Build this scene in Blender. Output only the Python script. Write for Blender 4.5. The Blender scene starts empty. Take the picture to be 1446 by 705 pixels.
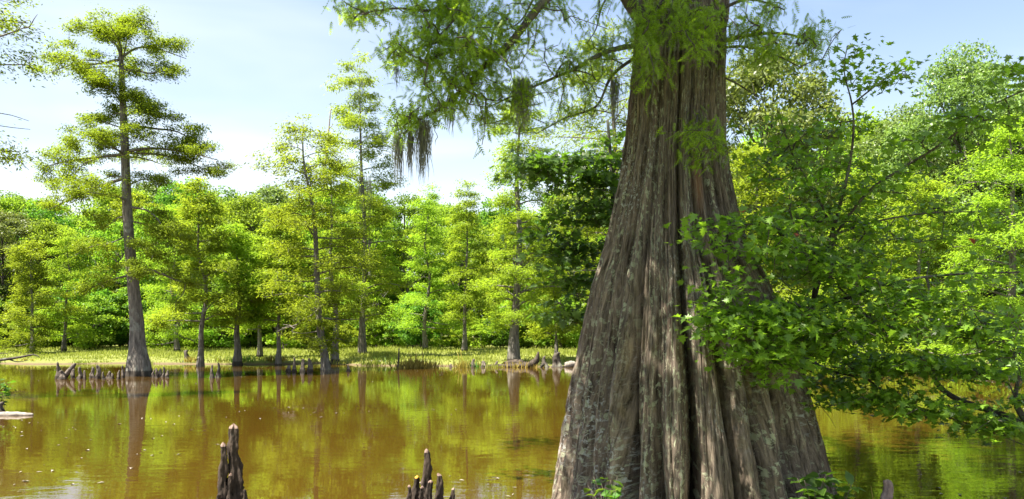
import bpy, math
import numpy as np
from mathutils import Vector, Matrix

# ------------------------------------------------------------------ camera, sky, sun, exposure
sc = bpy.context.scene
COL = sc.collection
F, CX, HZ, CAMZ = 1126.0, 723.0, 470.0, 1.7

cam = bpy.data.cameras.new('camera')
cam.sensor_width = 36.0
cam.lens = 36.0 * F / 1446.0
cam.shift_y = (HZ - 352.5) / 1446.0
cam.clip_start = 0.05
cam.clip_end = 4000
camo = bpy.data.objects.new('camera', cam)
COL.objects.link(camo)
camo.location = (0, 0, CAMZ)
camo.rotation_euler = (math.radians(90), 0, 0)
sc.camera = camo

SUN_EL, SUN_AZ = math.radians(63), math.atan2(-0.88, -0.42)     # azimuth measured from +Y towards +X
SUN = Vector((math.sin(SUN_AZ) * math.cos(SUN_EL), math.cos(SUN_AZ) * math.cos(SUN_EL), math.sin(SUN_EL)))

world = bpy.data.worlds.new('World')
sc.world = world
world.use_nodes = True
nt = world.node_tree
for n in list(nt.nodes):
    nt.nodes.remove(n)
def wn(t, **k):
    n = nt.nodes.new(t)
    for a, b in k.items():
        setattr(n, a, b)
    return n
wout = wn('ShaderNodeOutputWorld')
wbg = wn('ShaderNodeBackground')
wbg.inputs['Strength'].default_value = 0.06
sky = wn('ShaderNodeTexSky', sky_type='NISHITA', sun_disc=False)
sky.sun_elevation = SUN_EL
sky.sun_rotation = SUN_AZ
sky.air_density = 1.0
sky.dust_density = 0.9
sky.ozone_density = 1.2
# thin cirrus: noise on the plane the view ray pierces high above
tc = wn('ShaderNodeTexCoord')
sep = wn('ShaderNodeSeparateXYZ')
nt.links.new(tc.outputs['Generated'], sep.inputs[0])
zc = wn('ShaderNodeMath', operation='MAXIMUM'); zc.inputs[1].default_value = 0.0
nt.links.new(sep.outputs['Z'], zc.inputs[0])
za = wn('ShaderNodeMath', operation='ADD'); za.inputs[1].default_value = 0.12
nt.links.new(zc.outputs[0], za.inputs[0])
dx = wn('ShaderNodeMath', operation='DIVIDE'); dy = wn('ShaderNodeMath', operation='DIVIDE')
nt.links.new(sep.outputs['X'], dx.inputs[0]); nt.links.new(za.outputs[0], dx.inputs[1])
nt.links.new(sep.outputs['Y'], dy.inputs[0]); nt.links.new(za.outputs[0], dy.inputs[1])
cmb = wn('ShaderNodeCombineXYZ')
nt.links.new(dx.outputs[0], cmb.inputs[0]); nt.links.new(dy.outputs[0], cmb.inputs[1])
mp = wn('ShaderNodeMapping'); mp.inputs['Scale'].default_value = (0.55, 0.95, 1); mp.inputs['Rotation'].default_value = (0, 0, 0.5)
mp.inputs['Location'].default_value = (1.3, 0.4, 0)
nt.links.new(cmb.outputs[0], mp.inputs[0])
cn = wn('ShaderNodeTexNoise'); cn.inputs['Scale'].default_value = 0.8; cn.inputs['Detail'].default_value = 5; cn.inputs['Roughness'].default_value = 0.55
cn.inputs['Distortion'].default_value = 0.5
nt.links.new(mp.outputs[0], cn.inputs['Vector'])
cr = wn('ShaderNodeMapRange', interpolation_type='SMOOTHSTEP')
cr.inputs['From Min'].default_value = 0.42; cr.inputs['From Max'].default_value = 0.70
cr.inputs['To Min'].default_value = 0.0; cr.inputs['To Max'].default_value = 0.6
nt.links.new(cn.outputs['Fac'], cr.inputs['Value'])
# the thin veil thickens towards the horizon, all the way round
vz = wn('ShaderNodeMath', operation='ADD'); vz.inputs[1].default_value = 0.02; nt.links.new(zc.outputs[0], vz.inputs[0])
vd = wn('ShaderNodeMath', operation='DIVIDE'); vd.inputs[0].default_value = 0.175; nt.links.new(vz.outputs[0], vd.inputs[1])
vp = wn('ShaderNodeMath', operation='POWER'); vp.inputs[1].default_value = 2.6; nt.links.new(vd.outputs[0], vp.inputs[0])
vm = wn('ShaderNodeMath', operation='MULTIPLY'); vm.inputs[1].default_value = -1.0; nt.links.new(vp.outputs[0], vm.inputs[0])
ve = wn('ShaderNodeMath', operation='EXPONENT'); nt.links.new(vm.outputs[0], ve.inputs[0])
vi = wn('ShaderNodeMath', operation='SUBTRACT'); vi.inputs[0].default_value = 1.0; nt.links.new(cr.outputs[0], vi.inputs[1])
vq = wn('ShaderNodeMath', operation='MULTIPLY'); nt.links.new(ve.outputs[0], vq.inputs[0]); nt.links.new(vi.outputs[0], vq.inputs[1])
vf = wn('ShaderNodeMath', operation='SUBTRACT'); vf.inputs[0].default_value = 1.0; nt.links.new(vq.outputs[0], vf.inputs[1])
cmix = wn('ShaderNodeMix', data_type='RGBA')
cmix.inputs['B'].default_value = (5.05, 5.35, 5.5, 1)
nt.links.new(vf.outputs[0], cmix.inputs['Factor'])
nt.links.new(sky.outputs[0], cmix.inputs['A'])
nt.links.new(cmix.outputs['Result'], wbg.inputs['Color'])
nt.links.new(wbg.outputs[0], wout.inputs[0])

sl = bpy.data.lights.new('sun', 'SUN')
sl.energy = 5.0
sl.angle = math.radians(0.53)
sl.color = (1.0, 0.93, 0.80)
slo = bpy.data.objects.new('sun', sl)
COL.objects.link(slo)
slo.rotation_euler = (-SUN).to_track_quat('-Z', 'Y').to_euler()

sc.view_settings.view_transform = 'Standard'
sc.view_settings.look = 'None'
sc.view_settings.gamma = 1.0
sc.view_settings.use_curve_mapping = False
sc.view_settings.exposure = 2.1
sc.cycles.use_denoising = True
sc.cycles.max_bounces = 8
sc.cycles.diffuse_bounces = 5
sc.cycles.glossy_bounces = 3
sc.cycles.transmission_bounces = 6
sc.cycles.transparent_max_bounces = 4
sc.cycles.sample_clamp_indirect = 6.0

# ------------------------------------------------------------------ helpers
def P(px, py, Y):
    """A point of the place seen at (px, py) of the photograph and Y metres off."""
    return np.array(((px - CX) / F * Y, Y, CAMZ - (py - HZ) / F * Y))

class MB:
    """Collects vertices and faces (numpy), then becomes one mesh."""
    def __init__(s):
        s.v, s.f3, s.f4, s.n = [], [], [], 0
    def add(s, V, f3=None, f4=None):
        V = np.asarray(V, float).reshape(-1, 3)
        if f3 is not None and len(f3): s.f3.append(np.asarray(f3, np.int64) + s.n)
        if f4 is not None and len(f4): s.f4.append(np.asarray(f4, np.int64) + s.n)
        s.v.append(V); s.n += len(V)
        return s
    def mesh(s, name, mat, smooth=False):
        me = bpy.data.meshes.new(name)
        V = np.concatenate(s.v) if s.v else np.zeros((0, 3))
        f3 = np.concatenate(s.f3) if s.f3 else np.zeros((0, 3), np.int64)
        f4 = np.concatenate(s.f4) if s.f4 else np.zeros((0, 4), np.int64)
        me.vertices.add(len(V)); me.vertices.foreach_set('co', V.astype(np.float32).ravel())
        nl = len(f3) * 3 + len(f4) * 4
        me.loops.add(nl)
        me.loops.foreach_set('vertex_index', np.concatenate([f3.ravel(), f4.ravel()]).astype(np.int32))
        np_ = len(f3) + len(f4)
        me.polygons.add(np_)
        st = np.concatenate([np.arange(len(f3)) * 3, len(f3) * 3 + np.arange(len(f4)) * 4]).astype(np.int32)
        me.polygons.foreach_set('loop_start', st)
        if smooth: me.polygons.foreach_set('use_smooth', np.ones(np_, bool))
        me.update(calc_edges=True)
        if mat is not None: me.materials.append(mat)
        return me

def link(name, data, parent=None, loc=None):
    o = bpy.data.objects.new(name, data)
    COL.objects.link(o)
    if parent is not None: o.parent = parent
    if loc is not None: o.location = loc
    return o
def tag(o, label=None, cat=None, group=None, kind=None):
    for k, v in (('label', label), ('category', cat), ('group', group), ('kind', kind)):
        if v: o[k] = v
    return o
def thing(name, label, cat, loc=(0, 0, 0), group=None):
    return tag(link(name, None, None, loc), label, cat, group)

def unit(a):
    a = np.asarray(a, float)
    return a / np.maximum(np.linalg.norm(a, axis=-1, keepdims=True), 1e-9)

def tube(mb, pts, rad, sides=8, rng=None, wob=0.0, cap=True):
    pts = np.asarray(pts, float); n = len(pts)
    rad = np.broadcast_to(np.asarray(rad, float), (n,))
    t = unit(np.gradient(pts, axis=0))
    up = np.array((0.13, 0.21, 0.97)) if abs(t[:, 2]).mean() < 0.8 else np.array((0.97, 0.2, 0.1))
    a = unit(np.cross(t, up)); b = np.cross(t, a)
    th = np.linspace(0, 2 * np.pi, sides, endpoint=False)
    R = np.repeat(rad[:, None], sides, 1)
    if rng is not None and wob: R = R * (1 + wob * rng.standard_normal(R.shape))
    V = pts[:, None] + R[..., None] * (np.cos(th)[None, :, None] * a[:, None] + np.sin(th)[None, :, None] * b[:, None])
    i = np.arange(n - 1)[:, None] * sides; j = np.arange(sides)[None]; k = (j + 1) % sides
    f4 = np.stack([i + j, i + k, i + sides + k, i + sides + j], -1).reshape(-1, 4)
    V = V.reshape(-1, 3)
    if cap:
        V = np.vstack([V, pts[-1] + t[-1] * rad[-1] * 0.6])
        f3 = np.stack([(n - 1) * sides + np.arange(sides), (n - 1) * sides + (np.arange(sides) + 1) % sides, np.full(sides, n * sides)], -1)
        mb.add(V, f3, f4)
    else:
        mb.add(V, None, f4)

def spline(pts, m):
    """Catmull-Rom through pts (rows may carry a radius column), m samples."""
    p = np.asarray(pts, float); n = len(p)
    q = np.vstack([2 * p[0] - p[1], p, 2 * p[-1] - p[-2]])
    d = np.r_[0, np.cumsum(np.linalg.norm(np.diff(p[:, :3], axis=0), axis=1))]
    s = np.interp(np.linspace(0, d[-1], m), d, np.arange(n))
    i = np.minimum(s.astype(int), n - 2); u = (s - i)[:, None]
    a, b, c, e = q[i], q[i + 1], q[i + 2], q[i + 3]
    return 0.5 * (2 * b + (c - a) * u + (2 * a - 5 * b + 4 * c - e) * u ** 2 + (3 * b - a - 3 * c + e) * u ** 3)

def leaves(mb, pos, d, n, L, W, tpl):
    """Adds a copy of template tpl=(uvw verts, faces) at every pos, along d, facing n."""
    tv, tf = tpl
    pos = np.asarray(pos, float); N = len(pos)
    if N == 0: return
    d = unit(d); s = unit(np.cross(n, d)); w = np.cross(d, s)
    L = np.broadcast_to(L, (N,)); W = np.broadcast_to(W, (N,))
    V = (pos[:, None] + (tv[None, :, 0:1] * L[:, None, None]) * d[:, None]
         + (tv[None, :, 1:2] * W[:, None, None]) * s[:, None] + (tv[None, :, 2:3] * W[:, None, None]) * w[:, None])
    k = len(tv)
    f = (tf[None] + (np.arange(N) * k)[:, None, None]).reshape(-1, tf.shape[1])
    if tf.shape[1] == 3: mb.add(V, f, None)
    else: mb.add(V, None, f)

DIAMOND = (np.array([(0, 0, 0), (.45, .5, .18), (1, 0, 0), (.45, -.5, .18)], float), np.array([(0, 1, 2, 3)]))
FOLD = (np.array([(0, 0, 0), (.4, .5, .2), (1, 0, -.1), (.4, -.5, .2)], float), np.array([(0, 2, 1), (0, 3, 2)]))
OVATE = (np.array([(0, 0, 0), (.22, .36, .12), (.55, .46, .16), (1, 0, -.12), (.55, -.46, .16), (.22, -.36, .12), (.5, 0, 0)], float),
         np.array([(0, 6, 1), (1, 6, 2), (2, 6, 3), (3, 6, 4), (4, 6, 5), (5, 6, 0)]))
_ml = [(0, 0), (.08, .14), (-.02, .44), (.20, .24), (.40, .62), (.44, .22), (.66, .34), (.68, .13), (1, 0)]
_mo = [(u, v) for u, v in _ml] + [(u, -v) for u, v in _ml[-2:0:-1]]
MAPLE = (np.array([(.35, 0, 0)] + [(u, v, .22 * abs(v) - .12 * u * u) for u, v in _mo], float),
         np.array([(0, 1 + i, 1 + (i + 1) % len(_mo)) for i in range(len(_mo))]))
def _frond(pairs):
    V, T = [(0, .012, 0), (0, -.012, 0), (1, 0, -.12)], [(0, 1, 2)]
    for i in range(pairs):
        u = .06 + .86 * i / (pairs - 1); l = .5 * math.sin(math.pi * (.2 + .74 * (u)) ) ** .7
        for s in (1, -1):
            k = len(V); z = -.12 * u * u
            V += [(u - .02, 0, z), (u + .11, 0, z), (u + .20, s * l, z - .06)]
            T.append((k, k + 1, k + 2))
    return np.array(V, float), np.array(T)
FROND = _frond(6)

def grow(rng, limbs, targets, tip=0.004, expo=0.46, bend=0.15, sagk=0.06, pen=0.10):
    """limbs: list of (pts(n,3), radii(n)) skeleton; twigs reach from it to every target.
    Returns edges (p0, p1, r0, r1) of the twigs and the arriving direction at each target."""
    pos, par, dist = [], [], []
    for pts, _ in limbs:
        for i, p in enumerate(pts):
            pos.append(p); par.append(-1); dist.append(0.0 if i == 0 else 0.0)
    T = np.asarray(targets, float)
    base = np.array(pos)
    nb = len(base)
    dmin = np.array([np.min(np.linalg.norm(base - t, axis=1)) for t in T])
    order = np.argsort(dmin)
    cap = nb + 4 * len(T)
    A = np.zeros((cap, 3)); A[:nb] = base; D = np.zeros(cap); par = np.full(cap, -1); n = nb
    tipi = np.zeros(len(T), int); dirs = np.zeros((len(T), 3))
    for ti in order:
        t = T[ti]
        dd = np.linalg.norm(A[:n] - t, axis=1)
        j = int(np.argmin(dd + pen * D[:n]))
        p = A[j]; L = dd[j]
        k = 3 if L > 0.25 else 2
        prev = j
        off = rng.standard_normal(3) * bend * L
        for s in range(1, k + 1):
            u = s / k
            q = p + (t - p) * u + off * math.sin(math.pi * u) + np.array((0, 0, sagk * L * math.sin(math.pi * u)))
            A[n] = q; par[n] = prev; D[n] = D[prev] + L / k; prev = n; n += 1
        tipi[ti] = prev
        dirs[ti] = A[prev] - A[par[prev]]
    cnt = np.zeros(n)
    cnt[tipi] = 1
    for i in range(n - 1, nb - 1, -1):
        if par[i] >= nb: cnt[par[i]] += cnt[i]
    idx = np.arange(nb, n)
    r1 = tip * np.maximum(cnt[idx], 1) ** expo
    pr = par[idx]
    r0 = np.where(pr >= nb, tip * np.maximum(cnt[pr], 1) ** expo, r1 * 1.15)
    r0 = np.minimum(r0, r1 * 1.6)
    return A[pr], A[idx], r0, r1, unit(dirs)

def frustums(mb, p0, p1, r0, r1, sides=4):
    t = unit(p1 - p0)
    ref = np.where(np.abs(t[:, 2:3]) > 0.85, np.array([[1., 0, 0]]), np.array([[0, 0, 1.]]))
    a = unit(np.cross(t, ref)); b = np.cross(t, a)
    th = np.linspace(0, 2 * np.pi, sides, endpoint=False)
    c = np.cos(th)[None, :, None] * a[:, None] + np.sin(th)[None, :, None] * b[:, None]
    V = np.concatenate([p0[:, None] + c * r0[:, None, None], p1[:, None] + c * r1[:, None, None]], 1)
    N = len(p0); o = (np.arange(N) * 2 * sides)[:, None]; j = np.arange(sides)[None]; k = (j + 1) % sides
    f = np.stack([o + j, o + k, o + sides + k, o + sides + j], -1).reshape(-1, 4)
    mb.add(V, None, f)

def vnoise(rng, u, v, nu=64, nv=64, wrap_u=False):
    """2-D value noise on a random lattice, smooth, in -1..1."""
    g = rng.uniform(-1, 1, (nu, nv))
    ui, vi = np.floor(u).astype(int), np.floor(v).astype(int)
    fu, fv = u - ui, v - vi
    fu = fu * fu * (3 - 2 * fu); fv = fv * fv * (3 - 2 * fv)
    a = g[ui % nu, vi % nv]; b = g[(ui + 1) % nu, vi % nv]; c = g[ui % nu, (vi + 1) % nv]; d = g[(ui + 1) % nu, (vi + 1) % nv]
    return (a * (1 - fu) + b * fu) * (1 - fv) + (c * (1 - fu) + d * fu) * fv

def sph(rng, n):
    return unit(rng.standard_normal((n, 3)))

# ------------------------------------------------------------------ materials
def new_mat(name):
    m = bpy.data.materials.new(name); m.use_nodes = True
    t = m.node_tree
    for n in list(t.nodes): t.nodes.remove(n)
    def N(ty, ins=None, **k):
        n = t.nodes.new(ty)
        for a, b in k.items(): setattr(n, a, b)
        for a, b in (ins or {}).items(): n.inputs[a].default_value = b
        return n
    def Lk(a, ao, b, bi): t.links.new(a.outputs[ao], b.inputs[bi])
    return m, N, Lk

def leaf_mat(name, col, tcol, trans=0.42, rough=0.45, spec=0.3, var=0.5, hue=0.05, warm=None):
    """Leaf: reflecting and letting light through; each leaf (island) and each plant differs a little."""
    m, N, K = new_mat(name)
    out = N('ShaderNodeOutputMaterial')
    geo = N('ShaderNodeNewGeometry'); oi = N('ShaderNodeObjectInfo')
    mr = N('ShaderNodeMapRange', {'From Min': 0, 'From Max': 1, 'To Min': 1 - var, 'To Max': 1 + var}); K(geo, 'Random Per Island', mr, 'Value')
    ho = N('ShaderNodeMapRange', {'From Min': 0, 'From Max': 1, 'To Min': 0.5 - hue, 'To Max': 0.5 + hue}); K(oi, 'Random', ho, 'Value')
    vo = N('ShaderNodeMapRange', {'From Min': 0, 'From Max': 1, 'To Min': 0.8 if hue else 1.0, 'To Max': 1.2 if hue else 1.0}); K(oi, 'Random', vo, 'Value')
    mu = N('ShaderNodeMath', operation='MULTIPLY'); K(mr, 0, mu, 0); K(vo, 0, mu, 1)
    def tint(c):
        h = N('ShaderNodeHueSaturation', {'Color': (*c, 1)}); K(ho, 0, h, 'Hue'); K(mu, 0, h, 'Value')
        return h
    a, b = tint(col), tint(tcol)
    pb = N('ShaderNodeBsdfPrincipled', {'Roughness': rough, 'Specular IOR Level': spec}); K(a, 0, pb, 'Base Color')
    tr = N('ShaderNodeBsdfTranslucent'); K(b, 0, tr, 'Color')
    mx = N('ShaderNodeMixShader', {'Fac': trans}); K(pb, 0, mx, 1); K(tr, 0, mx, 2)
    K(mx, 0, out, 0)
    return m

def bark_mat(name, dark, light, lichen=None, lich_amt=0.5, scale=(9, 9, 1.2), bump=0.6, dist=0.03, wet=0.0):
    m, N, K = new_mat(name)
    out = N('ShaderNodeOutputMaterial')
    co = N('ShaderNodeTexCoord')
    mp = N('ShaderNodeMapping', {'Scale': scale}); K(co, 'Object', mp, 0)
    n1 = N('ShaderNodeTexNoise', {'Scale': 1.6, 'Detail': 7, 'Roughness': 0.62}); K(mp, 0, n1, 'Vector')
    rp = N('ShaderNodeMapRange', {'From Min': 0.33, 'From Max': 0.66}); K(n1, 'Fac', rp, 'Value')
    mx = N('ShaderNodeMix', {'A': (*dark, 1), 'B': (*light, 1)}, data_type='RGBA'); K(rp, 0, mx, 'Factor')
    last = mx
    if lichen:
        n2 = N('ShaderNodeTexNoise', {'Scale': 2.6, 'Detail': 5, 'Roughness': 0.6}); K(co, 'Object', n2, 'Vector')
        r2 = N('ShaderNodeMapRange', {'From Min': 0.54, 'From Max': 0.64, 'To Max': lich_amt}); K(n2, 'Fac', r2, 'Value')
        m2 = N('ShaderNodeMix', {'B': (*lichen, 1)}, data_type='RGBA'); K(r2, 0, m2, 'Factor'); K(mx, 'Result', m2, 'A')
        last = m2
    if wet:                                    # high-water mark: soaked bark above the water line
        sp = N('ShaderNodeSeparateXYZ'); K(co, 'Object', sp, 0)
        zz = N('ShaderNodeMath', {1: 0.5 * wet}, operation='MULTIPLY_ADD'); K(n1, 'Fac', zz, 0); K(sp, 'Z', zz, 2)
        rw = N('ShaderNodeMapRange', {'From Min': wet * 1.1, 'From Max': wet * 1.35, 'To Min': 0.8, 'To Max': 0.0}); K(zz, 0, rw, 'Value')
        m3 = N('ShaderNodeMix', {'B': (0.022, 0.016, 0.011, 1)}, data_type='RGBA'); K(rw, 0, m3, 'Factor'); K(last, 'Result', m3, 'A')
        last = m3
    pb = N('ShaderNodeBsdfPrincipled', {'Roughness': 0.9, 'Specular IOR Level': 0.2}); K(last, 'Result', pb, 'Base Color')
    bp = N('ShaderNodeBump', {'Strength': bump, 'Distance': dist}); K(n1, 'Fac', bp, 'Height'); K(bp, 0, pb, 'Normal')
    K(pb, 0, out, 0)
    return m

M = {}
M['cyp_far'] = leaf_mat('cypress_needles_far', (0.185, 0.265, 0.024), (0.33, 0.46, 0.024), 0.52, spec=0.10, var=0.22, hue=0.014)
M['cyp_left'] = leaf_mat('cypress_needles_mid', (0.150, 0.205, 0.016), (0.26, 0.35, 0.016), 0.48, spec=0.10, var=0.25, hue=0)
M['cyp_near'] = leaf_mat('cypress_needles_near', (0.125, 0.200, 0.018), (0.31, 0.47, 0.014), 0.52, var=0.4, hue=0)
M['broad_a'] = leaf_mat('broadleaf_bright', (0.155, 0.240, 0.026), (0.28, 0.43, 0.026), 0.50, spec=0.12, var=0.25, hue=0.02)
M['broad_b'] = leaf_mat('broadleaf_olive', (0.125, 0.180, 0.045), (0.22, 0.31, 0.045), 0.42, rough=0.4, spec=0.35, var=0.4, hue=0.02)
M['broad_c'] = leaf_mat('broadleaf_deep', (0.085, 0.165, 0.020), (0.17, 0.31, 0.020), 0.46, spec=0.15, var=0.4, hue=0.02)
M['maple'] = leaf_mat('maple_leaves', (0.108, 0.195, 0.022), (0.26, 0.46, 0.020), 0.50, rough=0.38, spec=0.45, var=0.4, hue=0)
M['maple_dark'] = leaf_mat('maple_leaves_dark', (0.052, 0.10, 0.016), (0.125, 0.25, 0.014), 0.46, rough=0.42, spec=0.4, var=0.35, hue=0)  # darker leaf green for the second maple and the trunk-flank plants
M['maple_red'] = leaf_mat('maple_leaves_turning', (0.22, 0.06, 0.03), (0.35, 0.08, 0.03), 0.45, var=0.3, hue=0.02)
M['plant'] = leaf_mat('bank_plant_leaves', (0.06, 0.13, 0.014), (0.14, 0.28, 0.012), 0.42, rough=0.35, spec=0.5, var=0.35, hue=0.03)
M['grass'] = leaf_mat('grass_blades', (0.25, 0.27, 0.05), (0.32, 0.36, 0.05), 0.42, rough=0.6, var=0.28, hue=0.02)
M['reed'] = leaf_mat('reed_blades', (0.30, 0.25, 0.05), (0.38, 0.33, 0.06), 0.4, rough=0.6, var=0.4, hue=0.02)
M['moss'] = leaf_mat('spanish_moss', (0.155, 0.155, 0.140), (0.20, 0.20, 0.18), 0.4, rough=0.9, spec=0.05, var=0.35, hue=0.01)
M['bark_cyp'] = bark_mat('cypress_bark', (0.06, 0.053, 0.046), (0.20, 0.18, 0.155), (0.28, 0.30, 0.25), 0.5, (10, 10, 1.3), 0.7, 0.04, wet=0.22)
M['bark_dark'] = bark_mat('dark_bark', (0.03, 0.026, 0.02), (0.10, 0.085, 0.07), (0.20, 0.22, 0.17), 0.35, (14, 14, 4), 0.6, 0.02)
M['twig'] = bark_mat('twig_bark', (0.05, 0.042, 0.034), (0.14, 0.115, 0.09), None, 0, (14, 14, 5), 0.3, 0.01)
M['deadwood'] = bark_mat('weathered_wood', (0.12, 0.10, 0.085), (0.32, 0.28, 0.24), None, 0, (6, 6, 6), 0.5, 0.02)
M['knee_near'] = bark_mat('wet_knee_bark', (0.016, 0.012, 0.009), (0.075, 0.055, 0.042), (0.26, 0.22, 0.19), 0.6, (9, 9, 3.0), 0.9, 0.03)
M['knee_pink'] = bark_mat('pale_knee_bark', (0.13, 0.09, 0.075), (0.36, 0.27, 0.24), (0.40, 0.36, 0.34), 0.6, (14, 14, 6), 0.9, 0.02)
M['knee_far'] = bark_mat('knee_bark', (0.05, 0.04, 0.033), (0.17, 0.14, 0.115), (0.30, 0.27, 0.24), 0.5, (7, 7, 2), 0.7, 0.03, wet=0.10)
M['mushroom'] = bark_mat('yellow_knee_tip', (0.45, 0.24, 0.03), (0.65, 0.42, 0.07), None, 0, (20, 20, 20), 0.5, 0.01)
M['tip'] = bark_mat('knee_tip_bark', (0.10, 0.065, 0.05), (0.28, 0.20, 0.17), None, 0, (20, 20, 20), 0.4, 0.01)

def ground_mat():
    m, N, K = new_mat('bank_ground')
    out = N('ShaderNodeOutputMaterial'); co = N('ShaderNodeTexCoord'); sp = N('ShaderNodeSeparateXYZ'); K(co, 'Object', sp, 0)
    n1 = N('ShaderNodeTexNoise', {'Scale': 0.35, 'Detail': 8, 'Roughness': 0.6}); K(co, 'Object', n1, 'Vector')
    n2 = N('ShaderNodeTexNoise', {'Scale': 5, 'Detail': 6, 'Roughness': 0.65}); K(co, 'Object', n2, 'Vector')
    g = N('ShaderNodeMix', {'A': (0.12, 0.15, 0.03, 1), 'B': (0.19, 0.19, 0.055, 1)}, data_type='RGBA'); K(n1, 'Fac', g, 'Factor')
    g2 = N('ShaderNodeMix', {'B': (0.06, 0.09, 0.02, 1)}, data_type='RGBA'); K(g, 'Result', g2, 'A')
    r2 = N('ShaderNodeMapRange', {'From Min': 0.5, 'From Max': 0.7, 'To Max': 0.7}); K(n2, 'Fac', r2, 'Value'); K(r2, 0, g2, 'Factor')
    mud = N('ShaderNodeMix', {'A': (0.07, 0.048, 0.028, 1), 'B': (0.16, 0.12, 0.075, 1)}, data_type='RGBA'); K(n2, 'Fac', mud, 'Factor')
    zz = N('ShaderNodeMath', {1: 0.12}, operation='MULTIPLY_ADD'); K(n1, 'Fac', zz, 0); K(sp, 'Z', zz, 2)
    rz = N('ShaderNodeMapRange', {'From Min': 0.08, 'From Max': 0.16}); K(zz, 0, rz, 'Value')
    mx = N('ShaderNodeMix', data_type='RGBA'); K(rz, 0, mx, 'Factor'); K(mud, 'Result', mx, 'A'); K(g2, 'Result', mx, 'B')
    pb = N('ShaderNodeBsdfPrincipled', {'Roughness': 0.9, 'Specular IOR Level': 0.15}); K(mx, 'Result', pb, 'Base Color')
    bp = N('ShaderNodeBump', {'Strength': 0.6, 'Distance': 0.06}); K(n2, 'Fac', bp, 'Height'); K(bp, 0, pb, 'Normal')
    K(pb, 0, out, 0)
    return m
M['ground'] = ground_mat()

def water_mat():
    m, N, K = new_mat('murky_water')
    out = N('ShaderNodeOutputMaterial'); co = N('ShaderNodeTexCoord')
    n0 = N('ShaderNodeTexNoise', {'Scale': 0.12, 'Detail': 4}); K(co, 'Object', n0, 'Vector')
    mx = N('ShaderNodeMix', {'A': (0.042, 0.0215, 0.003, 1), 'B': (0.062, 0.034, 0.005, 1)}, data_type='RGBA'); K(n0, 'Fac', mx, 'Factor')
    pb = N('ShaderNodeBsdfPrincipled', {'Roughness': 0.02, 'IOR': 1.5, 'Specular IOR Level': 0.5}); K(mx, 'Result', pb, 'Base Color')
    mp = N('ShaderNodeMapping', {'Scale': (0.8, 1.5, 1)}); K(co, 'Object', mp, 0)
    n1 = N('ShaderNodeTexNoise', {'Scale': 2.6, 'Detail': 3, 'Roughness': 0.5}); K(mp, 0, n1, 'Vector')
    n2 = N('ShaderNodeTexNoise', {'Scale': 0.25, 'Detail': 2}); K(co, 'Object', n2, 'Vector')
    r = N('ShaderNodeMapRange', {'From Min': 0.38, 'From Max': 0.68, 'To Min': 0.18, 'To Max': 1.0}); K(n2, 'Fac', r, 'Value')
    mu = N('ShaderNodeMath', operation='MULTIPLY'); K(n1, 'Fac', mu, 0); K(r, 0, mu, 1)
    bp = N('ShaderNodeBump', {'Strength': 1.0, 'Distance': 0.0042}); K(mu, 0, bp, 'Height'); K(bp, 0, pb, 'Normal')
    K(pb, 0, out, 0)
    return m
M['water'] = water_mat()

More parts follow.
